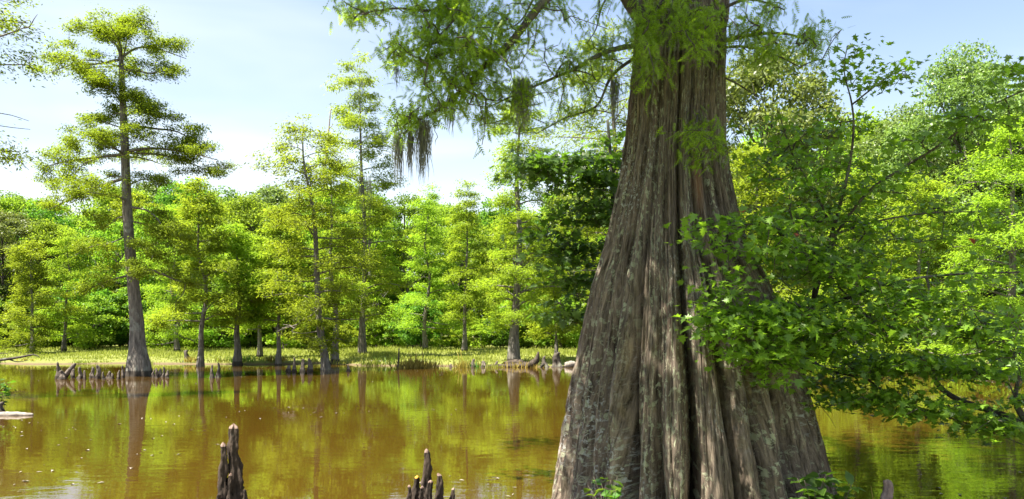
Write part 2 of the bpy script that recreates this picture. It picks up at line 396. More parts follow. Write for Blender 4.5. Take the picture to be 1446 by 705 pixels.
def hero_bark():
    m, N, K = new_mat('old_cypress_bark')
    out = N('ShaderNodeOutputMaterial')
    uv = N('ShaderNodeUVMap', uv_map='bark')
    def noise(scale, mapping, detail=6, rough=0.6, dist=0.0):
        mp = N('ShaderNodeMapping', {'Scale': mapping}); K(uv, 0, mp, 0)
        n = N('ShaderNodeTexNoise', {'Scale': scale, 'Detail': detail, 'Roughness': rough, 'Distortion': dist}); K(mp, 0, n, 'Vector')
        return n
    def rng_(n, a, b, lo=0.0, hi=1.0):
        r = N('ShaderNodeMapRange', {'From Min': a, 'From Max': b, 'To Min': lo, 'To Max': hi}); K(n, 0, r, 'Value'); return r
    def mix(fac, a, b):
        x = N('ShaderNodeMix', data_type='RGBA')
        K(fac, 0, x, 'Factor')
        for s, v in (('A', a), ('B', b)):
            if isinstance(v, tuple): x.inputs[s].default_value = (*v, 1)
            else: K(v, 'Result', x, s)
        return x
    def mul(a, b):
        x = N('ShaderNodeMath', operation='MULTIPLY'); K(a, 0, x, 0); K(b, 0, x, 1); return x
    fib = noise(1.0, (64, 2.2, 1), 10, 0.80, 0.25)
    wide = noise(1.0, (5.5, 0.6, 1), 5, 0.6)
    c = mix(rng_(fib, 0.40, 0.62), (0.038, 0.027, 0.019), (0.370, 0.292, 0.222))
    c = mix(rng_(wide, 0.45, 0.70, 0, 0.30), c, (0.24, 0.20, 0.175))
    red = noise(1.0, (9, 0.9, 1), 5, 0.6)
    c = mix(rng_(red, 0.60, 0.74, 0, 0.55), c, (0.21, 0.11, 0.075))
    # moss film on large areas
    mo = noise(1.0, (2.2, 0.7, 1), 6, 0.65)
    c = mix(rng_(mo, 0.60, 0.72, 0, 0.4), c, (0.11, 0.10, 0.035))
    # lichen crusts, pale green and grey-white
    big = rng_(noise(1.0, (5.5, 0.5, 1), 4, 0.6), 0.42, 0.54)
    l1 = mul(rng_(noise(1.0, (46, 13, 1), 7, 0.70, 0.5), 0.53, 0.57, 0, 0.85), big)
    c = mix(l1, c, (0.48, 0.50, 0.34))
    big2 = rng_(noise(1.0, (1.3, 0.8, 1), 3, 0.5, 0.2), 0.50, 0.62)
    l2 = mul(rng_(noise(1.0, (70, 24, 1), 6, 0.66, 0.6), 0.55, 0.59, 0, 0.85), big2)
    c = mix(l2, c, (0.54, 0.56, 0.52))
    # one scar of bared red inner bark
    mp = N('ShaderNodeMapping', {'Location': (-0.135 * 1, -3.12, 0)}); K(uv, 0, mp, 0)
    ms = N('ShaderNodeMapping', {'Scale': (13, 2.6, 1)}); K(mp, 0, ms, 0)
    ln = N('ShaderNodeVectorMath', operation='LENGTH'); K(ms, 0, ln, 0)
    ad = N('ShaderNodeMath', operation='MULTIPLY_ADD'); K(fib, 0, ad, 0); ad.inputs[1].default_value = 1.2; t = ad
    m.node_tree.links.new(ln.outputs['Value'], ad.inputs[2])
    sc_ = rng_(ad, 0.7, 1.5, 0.7, 0.0)
    c = mix(sc_, c, (0.30, 0.15, 0.09))
    pb = N('ShaderNodeBsdfPrincipled', {'Roughness': 0.88, 'Specular IOR Level': 0.25}); K(c, 'Result', pb, 'Base Color')
    hs = N('ShaderNodeMath', operation='MULTIPLY_ADD'); K(fib, 0, hs, 0); hs.inputs[1].default_value = 1.0; K(l1, 0, hs, 2)
    hs2 = N('ShaderNodeMath', {1: 0.12}, operation='MULTIPLY'); K(l1, 0, hs2, 0)
    hs3 = N('ShaderNodeMath', operation='ADD'); K(fib, 0, hs3, 0); K(hs2, 0, hs3, 1)
    # long bark plates parted by cracks
    wv = N('ShaderNodeMapping', {'Scale': (30, 2.6, 1)}); K(uv, 0, wv, 0)
    wn_ = N('ShaderNodeTexNoise', {'Scale': 0.8, 'Detail': 4}); K(wv, 0, wn_, 'Vector')
    wa = N('ShaderNodeMix', {'Factor': 0.25}, data_type='VECTOR'); K(wv, 0, wa, 'A'); K(wn_, 'Color', wa, 'B')
    vo = N('ShaderNodeTexVoronoi', {'Scale': 1.0, 'Randomness': 1.0}, feature='DISTANCE_TO_EDGE'); K(wa, 'Result', vo, 'Vector')
    vr = N('ShaderNodeMapRange', {'From Min': 0.0, 'From Max': 0.16, 'To Max': 1.0}); K(vo, 'Distance', vr, 'Value')
    bp0 = N('ShaderNodeBump', {'Strength': 1.0, 'Distance': 0.03}); K(vr, 0, bp0, 'Height')
    bp = N('ShaderNodeBump', {'Strength': 1.0, 'Distance': 0.05}); K(hs3, 0, bp, 'Height'); K(bp0, 0, bp, 'Normal'); K(bp, 0, pb, 'Normal')
    K(pb, 0, out, 0)
    return m
M['bark_hero'] = hero_bark()

# ------------------------------------------------------------------ the setting: ground sheet, water
EDGE = np.array([(-900, 44), (-60, 44), (-22, 43.5), (-14, 43), (-10.5, 44.5), (-8, 41), (-5.5, 40.6), (-2, 39.2), (2, 39.0), (5, 40.5), (9, 43), (14, 46), (22, 46), (35, 40), (60, 34), (900, 30)], float)
def edge_y(x): return np.interp(x, EDGE[:, 0], EDGE[:, 1])
NEARE = np.array([(-900, 5.4), (-6, 5.6), (-3.4, 6.4), (-1.2, 6.7), (0.6, 6.9), (1.9, 7.0), (3.4, 6.6), (6, 5.6), (900, 5)], float)
def near_y(x): return np.interp(x, NEARE[:, 0], NEARE[:, 1])
_gr = np.random.default_rng(5)
def ground_z(x, y):
    x = np.asarray(x, float); y = np.asarray(y, float)
    r = np.random.default_rng(7)
    n1 = vnoise(r, x * 0.23 + 500, y * 0.23 + 500); n2 = vnoise(r, x * 1.1 + 900, y * 1.1 + 900)
    d = y - edge_y(x) + n1 * 0.9 + n2 * 0.25
    far = np.where(d > 0, 0.17 * (1 - np.exp(-d / 1.2)) + 0.012 * np.clip(d, 0, 30) + 0.03 * n2 * np.clip(d, 0, 1) + 0.05 * n1 * np.clip(d / 6, 0, 1), 0.16 * np.maximum(d, -6))
    dn = near_y(x) - y + n2 * 0.08
    near = np.where(dn > 0, 0.14 * (1 - np.exp(-dn / 0.5)) + 0.02 * n2 * np.clip(dn, 0, 1), 0.35 * np.maximum(dn, -3))
    return np.maximum(np.maximum(far, near), -0.95) + np.where(y > 120, 0.02 * (y - 120) * 0.02, 0)
gx = np.unique(np.r_[np.linspace(-900, -60, 15), np.linspace(-60, -24, 40), np.linspace(-24, 24, 170), np.linspace(24, 60, 40), np.linspace(60, 900, 15)])
gy = np.unique(np.r_[np.linspace(-60, 0, 15), np.linspace(0, 10, 60), np.linspace(10, 34, 20), np.linspace(34, 52, 90), np.linspace(52, 90, 40), np.linspace(90, 1500, 24)])
GX, GY = np.meshgrid(gx, gy, indexing='ij')
V = np.stack([GX, GY, ground_z(GX, GY)], -1).reshape(-1, 3)
i, j = np.meshgrid(np.arange(len(gx) - 1), np.arange(len(gy) - 1), indexing='ij')
a = (i * len(gy) + j).ravel()
mb = MB().add(V, None, np.stack([a, a + len(gy), a + len(gy) + 1, a + 1], -1))
tag(link('ground', mb.mesh('ground', M['ground'], True)), kind='structure')
xs = np.linspace(-400, 400, 41); ys = np.linspace(-40, 110, 31)
WX, WY = np.meshgrid(xs, ys, indexing='ij')
V = np.stack([WX, WY, np.zeros_like(WX)], -1).reshape(-1, 3)
i, j = np.meshgrid(np.arange(40), np.arange(30), indexing='ij'); a = (i * 31 + j).ravel()
mb = MB().add(V, None, np.stack([a, a + 31, a + 32, a + 1], -1))
tag(link('water', mb.mesh('water', M['water'], True)), kind='structure')

# ------------------------------------------------------------------ cypress trees across the water
def flared_trunk(mb, cl, rad, sides=28, rows=46, flare_h=1.2, flutes=9, rng=None, depth=0.16):
    """Trunk along centre line cl (n,3) with radii rad, fluted where it flares at the foot."""
    s = spline(np.c_[cl, rad], rows)
    zrel = s[:, 2] - s[0, 2]
    th = np.linspace(0, 2 * np.pi, sides, endpoint=False)
    ph = rng.uniform(0, 6.28)
    fl = depth * np.exp(-zrel / flare_h)[:, None]
    R = s[:, 3][:, None] * (1 + fl * (np.cos(flutes * th + ph + 0.7 * np.sin(2 * th))[None]) + 0.03 * rng.standard_normal((1, sides)) + 0.012 * rng.standard_normal((rows, sides)))
    Vv = np.stack([s[:, 0:1] + R * np.cos(th), s[:, 1:2] + R * np.sin(th), np.repeat(s[:, 2:3], sides, 1)], -1).reshape(-1, 3)
    i = np.arange(rows - 1)[:, None] * sides; j = np.arange(sides)[None]; k = (j + 1) % sides
    mb.add(Vv, None, np.stack([i + j, i + k, i + sides + k, i + sides + j], -1).reshape(-1, 4))
    return s

def spray_leaves(mb, rng, T, out, per, L, W, spread=(0.26, 0.26, 0.10), droop=0.35, tpl=DIAMOND):
    """Feathery cypress foliage: flat, slightly drooping clusters round every target."""
    n = len(T) * per
    t = np.repeat(T, per, 0); o = np.repeat(out, per, 0)
    p = t + rng.standard_normal((n, 3)) * np.array(spread)
    d = o * 0.7 + rng.standard_normal((n, 3)) * np.array((0.8, 0.8, 0.25)); d[:, 2] -= droop
    nn = np.array((0, 0, 1.0)) + rng.standard_normal((n, 3)) * 0.42
    leaves(mb, p, d, nn, L * rng.uniform(0.6, 1.3, n), W * rng.uniform(0.7, 1.3, n), tpl)

def limb_targets(rng, pts, n, wid, lo=0.3, lift=0.12):
    """Points round the outer part of a limb where foliage clusters sit."""
    u = lo + (1 - lo) * rng.random(n) ** 0.8
    s = u * (len(pts) - 1); i = np.minimum(s.astype(int), len(pts) - 2); f = (s - i)[:, None]
    p = pts[i] * (1 - f) + pts[i + 1] * f
    o = unit(pts[i + 1] - pts[i])
    side = unit(np.cross(o, (0, 0, 1.0)))
    p = p + side * (rng.standard_normal(n) * wid * (0.45 + 0.5 * (1 - u)))[:, None] + np.array((0, 0, 1.0)) * (rng.standard_normal(n) * wid * 0.42 + lift)[:, None]
    return p, o

def cypress(name, label, base, top, r0, crown_lo, n_limbs, lmax, seed, mat, per=34, tpl_n=9, leafL=0.30, leafW=0.10, group=None,
            limbs=None, mids=None, shape='cone', rise=0.15, dead=0, widths=None, lift=0.12, pk=1.0, lk=1.0, spread=(.26, .26, .10)):
    """A bald cypress standing at base (world xyz), its leader ending at top."""
    rng = np.random.default_rng(seed)
    base = np.asarray(base, float); top = np.asarray(top, float); H = top[2] - base[2]
    root = thing(name, label, 'tree', base, group)
    cl = np.array([base + (top - base) * u + np.r_[rng.standard_normal(2) * 0.012 * H * math.sin(math.pi * u), 0] for u in (0, .05, .12, .25, .45, .65, .85, 1)]) if mids is None else np.asarray(mids, float)
    if widths is None:
        rad = r0 * np.array([1.0, .78, .58, .46, .36, .26, .13, .03])
    else: rad = np.asarray(widths, float)
    cl = cl - base
    cl0 = cl.copy(); cl0[0, 2] -= 0.35
    tb = MB()
    s = flared_trunk(tb, cl0, rad, rng=rng)
    link('trunk', tb.mesh('trunk', M['bark_cyp'], True), root)
    skel = [(s[8:, :3], s[8:, 3])]
    lb = MB(); T, O = [], []
    LL = []
    if limbs is None:
        az = rng.uniform(0, 6.28)
        for k in range(n_limbs):
            u = crown_lo + (0.97 - crown_lo) * ((k + rng.random() * 0.8) / n_limbs)
            i = min(int(u * (len(s) - 1)), len(s) - 2)
            az += 2.4 + rng.standard_normal() * 0.35
            v = (u - crown_lo) / (1 - crown_lo)
            if shape == 'cone': l = lmax * (1 - 0.72 * v ** 1.1) * (0.75 + 0.25 * min(1, v / 0.12))
            elif shape == 'flat': l = lmax * (0.75 + 0.3 * math.sin(math.pi * v)) * (1 - 0.3 * v)
            else: l = lmax * (0.35 + 0.65 * math.sin(math.pi * min(1, v * 0.85 + 0.12)))
            l *= rng.uniform(0.45, 1.18)
            dz = rise + 0.5 * max(0, v - 0.6) + rng.standard_normal() * 0.20
            o = np.array((math.cos(az), math.sin(az), 0)); sd = np.array((-o[1], o[0], 0)) * rng.standard_normal() * 0.14
            p = s[i, :3]
            pl = np.array([p, p + o * l * .3 + np.array((0, 0, dz * l * .35)), p + (o + sd) * l * .65 + np.array((0, 0, dz * l * .5)), p + (o + 1.5 * sd) * l + np.array((0, 0, dz * l * .25))])
            LL.append((pl, s[i, 3] * 0.34 + 0.008, max(3, int(tpl_n * (0.35 + l / lmax))), 1))
    else:
        for pl, r, n, w in limbs:
            LL.append((np.asarray(pl, float) - base, r, n, w))
    for pl, r, n, w in LL:
        q = spline(pl, 12)
        rr = np.linspace(r, max(0.006, r * 0.22), 12)
        if limbs is None: tube(lb, q, rr, 5)
        else:
            b1 = MB(); tube(b1, q, rr, 6); link('limb', b1.mesh('limb', M['bark_cyp'], True), root)
        skel.append((q, rr))
        if n > 0:
            l = np.linalg.norm(q[-1] - q[0])
            t, o = limb_targets(rng, q, n, 0.16 * l + 0.14 * w, 0.28, lift)
            T.append(t); O.append(o)
    # leader tuft
    t = s[-1, :3] + rng.standard_normal((5, 3)) * np.array((.22, .22, .25)) * (0.6 + H / 25); T.append(t); O.append(unit(rng.standard_normal((5, 3)) + np.array((0, 0, .3))))
    T = np.concatenate(T); O = np.concatenate(O)
    p0, p1, a0, a1, dr = grow(rng, skel, T, tip=0.007, expo=0.4)
    frustums(lb, p0, p1, a0, a1, 3)
    tag(link('branchwork', lb.mesh('branchwork', M['bark_cyp'], True), root), kind='stuff')
    for k in range(dead):
        db = MB(); i = int(len(s) * rng.uniform(0.25, 0.5)); az = rng.uniform(0, 6.28)
        o = np.array((math.cos(az), math.sin(az), -0.15)); l = rng.uniform(0.6, 1.4)
        tube(db, spline([s[i, :3], s[i, :3] + o * l * .6, s[i, :3] + o * l + np.array((0, 0, .15))], 6), np.linspace(.03, .006, 6), 4)
        link('dead_branch', db.mesh('dead_branch', M['deadwood']), root)
    fb = MB()
    spray_leaves(fb, rng, T, O, int(per * pk), leafL * lk, leafW * lk, spread)
    tag(link('crown', fb.mesh('crown', mat), root), kind='stuff')
    return root, s + np.r_[base, 0]

def gz(x, y): return float(ground_z(x, y))
def foot(px, Y):
    x = (px - CX) / F * Y
    return np.array((x, Y, min(0.0, gz(x, Y)) if gz(x, Y) < 0 else gz(x, Y)))

# --- the tall flat-topped cypress in the water, limb by limb
Yh = 31.4
def H3(px, py, dy=0.0): return P(px, py, Yh) + np.array((0, dy, 0))
mids = [np.array(((197 - CX) / F * Yh, Yh, 0)), H3(196, 512), H3(194.5, 490), H3(193, 450), H3(186, 380), H3(180, 300), H3(176, 200), H3(172, 110), H3(171, 84), H3(165, 42)]
wid = [0.54, 0.42, 0.31, 0.255, 0.21, 0.18, 0.15, 0.105, 0.08, 0.015]
def limb(pts, dy, r, n, w=1.0):
    m = len(pts)
    return ([H3(x, y, dy * (k / (m - 1)) ** 1.2) for k, (x, y) in enumerate(pts)], r, n, w)
HL = [
    limb([(171, 84), (134, 89), (99, 87), (60, 97)], 0.5, .055, 16), limb([(171, 79), (164, 62), (139, 48), (112, 50)], -0.8, .045, 14),
    limb([(171, 82), (189, 65), (213, 62), (250, 72)], 0.9, .05, 16), limb([(174, 99), (199, 102), (218, 107), (260, 102)], -0.5, .045, 14),
    limb([(170, 70), (168, 55), (172, 40), (185, 33)], 0.4, .03, 10), limb([(171, 75), (160, 55), (150, 45), (140, 40)], 1.0, .03, 8),
    limb([(172, 90), (182, 75), (196, 52), (222, 45)], -1.2, .035, 10), limb([(172, 92), (160, 98), (150, 104), (140, 112)], -1.2, .03, 3),
    limb([(172, 80), (182, 74), (190, 70), (196, 66)], -2.4, .04, 10), limb([(172, 82), (160, 76), (150, 74), (146, 72)], 2.4, .04, 10), limb([(172, 95), (150, 92), (120, 96), (90, 96)], -1.6, .03, 9),
    limb([(170, 118), (160, 117), (150, 115), (140, 115)], 0.0, .014, 0),
    limb([(174, 140), (165, 132), (156, 130), (148, 134)], -0.9, .03, 12), limb([(174, 145), (185, 140), (195, 142), (205, 150)], -0.9, .03, 12),
    limb([(174, 150), (170, 138), (168, 130), (168, 124)], -1.6, .03, 9), limb([(174, 152), (180, 146), (186, 142), (190, 140)], 1.5, .03, 8),
    limb([(176, 165), (195, 160), (215, 165), (240, 172)], -1.0, .04, 14), limb([(176, 160), (160, 158), (145, 160), (130, 164)], 0.8, .03, 9),
    limb([(178, 176), (213, 180), (248, 184), (278, 206)], 0.6, .055, 20), limb([(178, 185), (200, 192), (215, 200), (232, 208)], -1.4, .035, 10),
    limb([(173, 181), (150, 174), (135, 171), (120, 172)], -0.4, .03, 5), limb([(174, 188), (160, 200), (145, 198), (126, 200)], 0.7, .035, 12),
    limb([(180, 213), (223, 211), (273, 219), (316, 231)], -0.6, .065, 24), limb([(180, 216), (225, 216), (262, 226), (292, 240)], 1.6, .05, 13),
    limb([(174, 218), (134, 221), (89, 224), (42, 232)], 0.7, .065, 24), limb([(176, 215), (150, 208), (130, 206), (118, 210)], -1.4, .03, 7),
    limb([(140, 222), (115, 232), (98, 248), (88, 262)], 0.4, .03, 6), limb([(172, 253), (139, 266), (104, 285), (80, 300)], -0.6, .065, 15),
    limb([(176, 250), (150, 247), (128, 250), (106, 256)], 1.3, .03, 8), limb([(181, 262), (205, 255), (222, 258), (236, 266)], -0.8, .03, 10),
    limb([(181, 292), (215, 300), (240, 322), (252, 345)], -1.2, .05, 15), limb([(182, 312), (210, 318), (235, 330), (250, 350)], 1.0, .04, 13),
    limb([(182, 305), (160, 306), (140, 312), (112, 318)], 1.4, .03, 7), limb([(184, 345), (210, 352), (232, 362), (244, 372)], -1.8, .04, 13),
    limb([(188, 378), (220, 384), (250, 397), (282, 402)], 0.4, .065, 11), limb([(262, 400), (258, 415), (248, 425), (246, 440)], 0.1, .02, 2),
    limb([(186, 388), (160, 396), (145, 404), (130, 414)], -0.7, .05, 9), limb([(184, 330), (165, 345), (150, 352), (140, 366)], -1.7, .035, 9),
    limb([(186, 365), (200, 376), (214, 384), (225, 392)], -2.4, .035, 11), limb([(178, 220), (176, 216), (176, 212), (178, 212)], -2.8, .05, 12), limb([(178, 222), (180, 216), (182, 212), (182, 210)], 3.0, .05, 12),
    limb([(181, 285), (178, 282), (174, 284), (172, 288)], -2.6, .045, 10),
]
cypress('bald_cypress', 'tall flat-topped cypress with grey trunk and flared foot ringed by knees in water', mids[0], mids[-1], 0.5, 0, 0, 0, 11, M['cyp_left'],
        per=200, leafL=0.10, leafW=0.044, spread=(.18, .18, .09), limbs=HL, mids=mids, widths=wid, lift=0.10)

# --- the other cypresses along the far bank, each grown for itself
def far_cyp(label, px, Y, topx, topy, r0, lo, nl, lmax, seed, **k):
    b = foot(px, Y); t = P(topx, topy, Y)
    return cypress('bald_cypress', label, b, t, r0 * .84, lo, nl, lmax, seed, k.pop('mat', M['cyp_far']), pk=2.3, lk=.62, **k)
far_cyp('leaning cypress with dark flared foot and pale dead lower branches at the water edge', 463, 36.6, 428, 172, 0.40, 0.16, 44, 2.6, 21, shape='egg', per=30, leafL=.26, leafW=.09, dead=2)
far_cyp('slim cypress with a bare dead top just behind the leaning one', 474, 44, 462, 215, 0.34, 0.28, 24, 2.0, 22, per=24)
_, mossy = far_cyp('tall mossy cypress on the bank with spanish moss hanging along its trunk', 512, 48, 508, 92, 0.36, 0.14, 54, 2.8, 23, per=30, shape='egg')
far_cyp('broad layered cypress with root log at its foot on the mud shore', 726, 41.5, 733, 120, 0.46, 0.15, 46, 3.1, 24, per=38, leafL=.27, leafW=.09)
far_cyp('slim cypress with straight grey trunk standing beside the short flared stump', 284, 40.5, 279, 262, 0.30, 0.30, 26, 2.3, 25, per=40)
far_cyp('small cypress with wide bell-shaped foot in the shallows', 335, 42.5, 333, 322, 0.36, 0.30, 24, 2.1, 26, per=40)
far_cyp('young cypress on the bank behind the shallows, mossy green foot', 367, 46.5, 363, 340, 0.26, 0.3, 20, 1.9, 27, per=40)
far_cyp('thin cypress with dark narrow foot in the water near four knees', 393, 42.3, 396, 300, 0.24, 0.30, 24, 1.9, 28, per=40)
far_cyp('young cypress with thin trunk behind the triangular stump knee', 786, 45, 782, 385, 0.20, 0.25, 16, 1.6, 29, per=26)
far_cyp('bright yellow-green cone-shaped young cypress on the far grass', 46, 55, 42, 345, 0.26, 0.08, 30, 2.9, 30, per=34)
far_cyp('yellow-green young cypress leaning out of the wood edge', 90, 58, 96, 330, 0.26, 0.12, 26, 2.6, 31, per=30)
far_cyp('full cypress with low yellow-green limbs shading the grass beside the wood', 250, 56, 246, 300, 0.30, 0.10, 32, 3.2, 32, per=34)
far_cyp('feathery cypress in front of the dark wood hollow', 600, 58, 604, 270, 0.30, 0.16, 34, 3.0, 33, per=32)
far_cyp('slender cypress with two-tone crown before the dark wood hollow', 655, 55, 660, 262, 0.28, 0.22, 32, 2.7, 34, per=32)
far_cyp('wide bright cypress with horizontal yellow-green limbs near the far dry grass', 1432, 30, 1424, 178, 0.40, 0.10, 50, 3.9, 35, per=44, leafL=.24, leafW=.08)
far_cyp('yellow-green cypress between the oak and the maple limbs', 1300, 38, 1296, 250, 0.34, 0.08, 44, 3.3, 36, per=36)
far_cyp('rounded light cypress rising behind the maple sapling', 1210, 40, 1214, 235, 0.34, 0.08, 40, 3.2, 37, per=36)
far_cyp('bushy cypress half hidden behind the giant trunk', 1075, 34, 1068, 215, 0.34, 0.08, 44, 3.2, 38, per=36)
far_cyp('dark-stemmed cypress with moss beside the giant trunk', 872, 27, 866, 40, 0.36, 0.38, 40, 2.5, 39, per=26, leafL=.2, leafW=.07, shape='egg', mat=M['cyp_left'])
# the cypress whose limbs reach in beside the tall one; its trunk stands out of the picture
Ye = 20.0
def E3(px, py, dy=0.0): return P(px, py, Ye) + np.array((0, dy, 0))
b = np.array(((-120 - CX) / F * Ye, Ye, 0.0))
EL = [([E3(-118, 90), E3(-50, 70, -.2), E3(10, 58, -.3), E3(44, 46, -.3)], .06, 5, 1), ([E3(44, 46, -.3), E3(52, 44, -.3), E3(58, 34, -.3), E3(63, 27, -.3)], .022, 0, 1), ([E3(36, 50, -.3), E3(42, 40, -.3), E3(48, 36, -.3), E3(52, 35, -.3)], .012, 0, 1),
      ([E3(-118, 60), E3(-60, 35, .3), E3(-20, 20, .4), E3(22, 22, .5)], .05, 14, 1), ([E3(-118, 100), E3(-60, 88, .3), E3(-10, 84, .4), E3(26, 84, .4)], .04, 11, 1),
      ([E3(-118, 160), E3(-60, 155), E3(0, 158, .2), E3(34, 168, .2)], .025, 0, 1), ([E3(-118, 175), E3(-60, 168), E3(0, 176, .2), E3(36, 180, .2)], .02, 0, 1),
      ([E3(-118, 230), E3(-70, 215), E3(-20, 210, .2), E3(20, 212, .2)], .05, 12, 1), ([E3(-20, 212, .2), E3(0, 222, .2), E3(20, 226, .2), E3(34, 238, .2)], .015, 2, 1),
      ([E3(-118, 20), E3(-60, 0, .5), E3(-30, -20, .6), E3(10, -30, .8)], .05, 14, 1), ([E3(-118, 130), E3(-170, 120), E3(-230, 110), E3(-290, 120)], .05, 16, 1),
      ([E3(-118, 60), E3(-170, 40, 1), E3(-230, 30, 1), E3(-270, 30, 1)], .05, 14, 1), ([E3(-118, 240), E3(-180, 235), E3(-240, 250), E3(-280, 260)], .05, 14, 1), ([E3(-118, -40), E3(-90, -60), E3(-60, -75), E3(-20, -80)], .05, 14, 1)]
cypress('bald_cypress', 'cypress with bare forked dead limb tip beside drooping dark sprays against the sky', b, E3(-118, -140), 0.5, 0, 0, 0, 41, M['cyp_left'], per=80, leafL=.11, leafW=.042, limbs=EL)

# a dead snag top on the slim cypress: a thing of its own, a bare pole
mb = MB(); q = spline([P(458, 240, 43.6), P(462, 205, 43.6), P(465, 175, 43.6), P(467, 154, 43.6)], 10)
tube(mb, q - q[0], np.linspace(.07, .03, 10), 6)
tube(mb, spline([q[6] - q[0], q[6] - q[0] + np.array((.15, 0, .12)), q[6] - q[0] + np.array((.2, .05, .3))], 5), np.linspace(.03, .012, 5), 4)
tag(link('dead_leader', mb.mesh('dead_leader', M['deadwood'], True), None, q[0]), 'bare grey dead treetop pole sticking up above the cypress crowns', 'dead branch')
# pale dead branch tangle
rng = np.random.default_rng(3)
mb = MB(); root = P(456, 430, 36.2)
main = [np.array(P(x, y, Y)) - root for x, y, Y in ((456, 430, 36.2), (440, 445, 35.9), (426, 452, 35.7), (412, 468, 35.5))]
q = spline(main, 12); tube(mb, q, np.linspace(.045, .012, 12), 5)
for k in range(9):
    i = rng.integers(3, 11); d = np.array((-.35 + rng.standard_normal() * .25, rng.standard_normal() * .2, rng.standard_normal() * .3)) * rng.uniform(.6, 1.5)
    tube(mb, spline([q[i], q[i] + d * .5 + rng.standard_normal(3) * .05, q[i] + d], 5), np.linspace(.018, .006, 5), 4)
tag(link('dead_branch', mb.mesh('dead_branch', M['deadwood']), None, root), 'pale bleached dead branch tangle sticking out of the leaning cypress', 'dead branch')

MARK = [(-99, 110, 'past the limbs of the flat-topped cypress'), (110, 235, 'behind the tall flat-topped cypress'), (235, 310, 'behind the slim straight cypress'), (310, 410, 'behind the bell-footed small cypress'), (410, 490, 'behind the leaning cypress'), (490, 550, 'behind the mossy cypress'),
        (550, 690, 'by the dark hollow'), (690, 790, 'behind the broad layered cypress'), (790, 1040, 'behind the giant trunk'), (1040, 1180, 'behind the maple stem'), (1180, 1320, 'behind the maple limbs'), (1320, 9999, 'behind the wide bright cypress')]
def near_mark(x, y):
    px = CX + x / y * F
    for a, b, t in MARK:
        if px < b: return t
# ------------------------------------------------------------------ the wood beyond the bank
def broad_variant(seed, H, R, lo, npuff, per, mat, leaf, bark, squash=0.75, trunk_r=0.2):
    """Meshes of one broadleaf tree: (trunk mesh, crown mesh), foot at the origin."""
    rng = np.random.default_rng(seed)
    tb = MB()
    cl = np.array([(0, 0, -.2), (0, 0, H * .1), (rng.normal() * .2, rng.normal() * .2, H * .4), (rng.normal() * .3, rng.normal() * .3, H * .7), (rng.normal() * .3, rng.normal() * .3, H * .93)])
    q = spline(np.c_[cl, np.array([1.3, 1, .75, .45, .1]) * trunk_r], 16)
    tube(tb, q[:, :3], q[:, 3], 8)
    # puff centres over and inside an egg-shaped crown, denser near its skin
    c = sph(rng, npuff) * (rng.uniform(0.55, 1.0, npuff) ** 0.6)[:, None]
    zc = (lo + (1 - lo) * .5) * H; hz = (1 - lo) * .5 * H
    prof = 1 - 0.30 * np.clip(c[:, 2], 0, 1) ** 2
    C = np.c_[c[:, 0] * R * prof, c[:, 1] * R * prof, zc + c[:, 2] * hz * 0.96]
    pr = rng.uniform(.55, 1.15, npuff) * R * 0.27
    for k in range(0, npuff, 2):
        i = int(np.clip(C[k, 2] / H * 15 - 2, 3, 13)); s0 = q[i, :3]
        tube(tb, spline([s0, s0 + (C[k] - s0) * .5 + np.array((0, 0, -.15 * R * .3)), C[k]], 5), np.linspace(q[i, 3] * .4, .015, 5), 4)
    n = npuff * per
    d = sph(rng, n); d[:, 2] = np.where(d[:, 2] < -0.25, -d[:, 2] * .6, d[:, 2])
    pos = np.repeat(C, per, 0) + d * np.repeat(pr, per)[:, None] * (rng.uniform(.3, 1.12, n) ** .5)[:, None] * np.array((1, 1, squash))
    nn = d * .7 + np.array((0, 0, .45)) + rng.standard_normal((n, 3)) * .5
    dd = rng.standard_normal((n, 3)) + d * .5; dd[:, 2] -= .3
    fb = MB(); leaves(fb, pos, dd, nn, leaf * rng.uniform(.6, 1.35, n), leaf * .62 * rng.uniform(.7, 1.3, n), DIAMOND)
    return tb.mesh('trunk', bark, True), fb.mesh('crown', mat)

VAR = {
    'a': broad_variant(101, 14.0, 4.0, 0.10, 95, 170, M['broad_a'], .24, M['bark_dark']),
    'b': broad_variant(102, 13.0, 3.4, 0.14, 80, 170, M['broad_a'], .22, M['bark_dark']),
    'c': broad_variant(103, 15.5, 4.4, 0.18, 130, 230, M['broad_b'], .23, M['bark_dark']),
    'd': broad_variant(104, 14.5, 3.8, 0.16, 95, 160, M['broad_c'], .23, M['bark_dark']),
    'e': broad_variant(105, 12.5, 3.6, 0.06, 80, 170, M['cyp_far'], .24, M['bark_cyp'], squash=.42),
    'g': broad_variant(106, 14.5, 3.1, 0.06, 85, 160, M['cyp_far'], .22, M['bark_cyp'], squash=.36),
    'o': broad_variant(107, 18.0, 5.4, 0.16, 210, 280, M['broad_b'], .20, M['bark_dark'], trunk_r=.32),
    's': broad_variant(108, 3.2, 1.7, 0.0, 34, 120, M['broad_a'], .19, M['bark_dark'], trunk_r=.05),
    't': broad_variant(109, 2.4, 1.5, 0.0, 28, 120, M['cyp_far'], .17, M['bark_dark'], squash=.5, trunk_r=.04),
    'u': broad_variant(110, 4.5, 1.9, 0.02, 40, 130, M['broad_c'], .19, M['bark_dark'], trunk_r=.06),
}
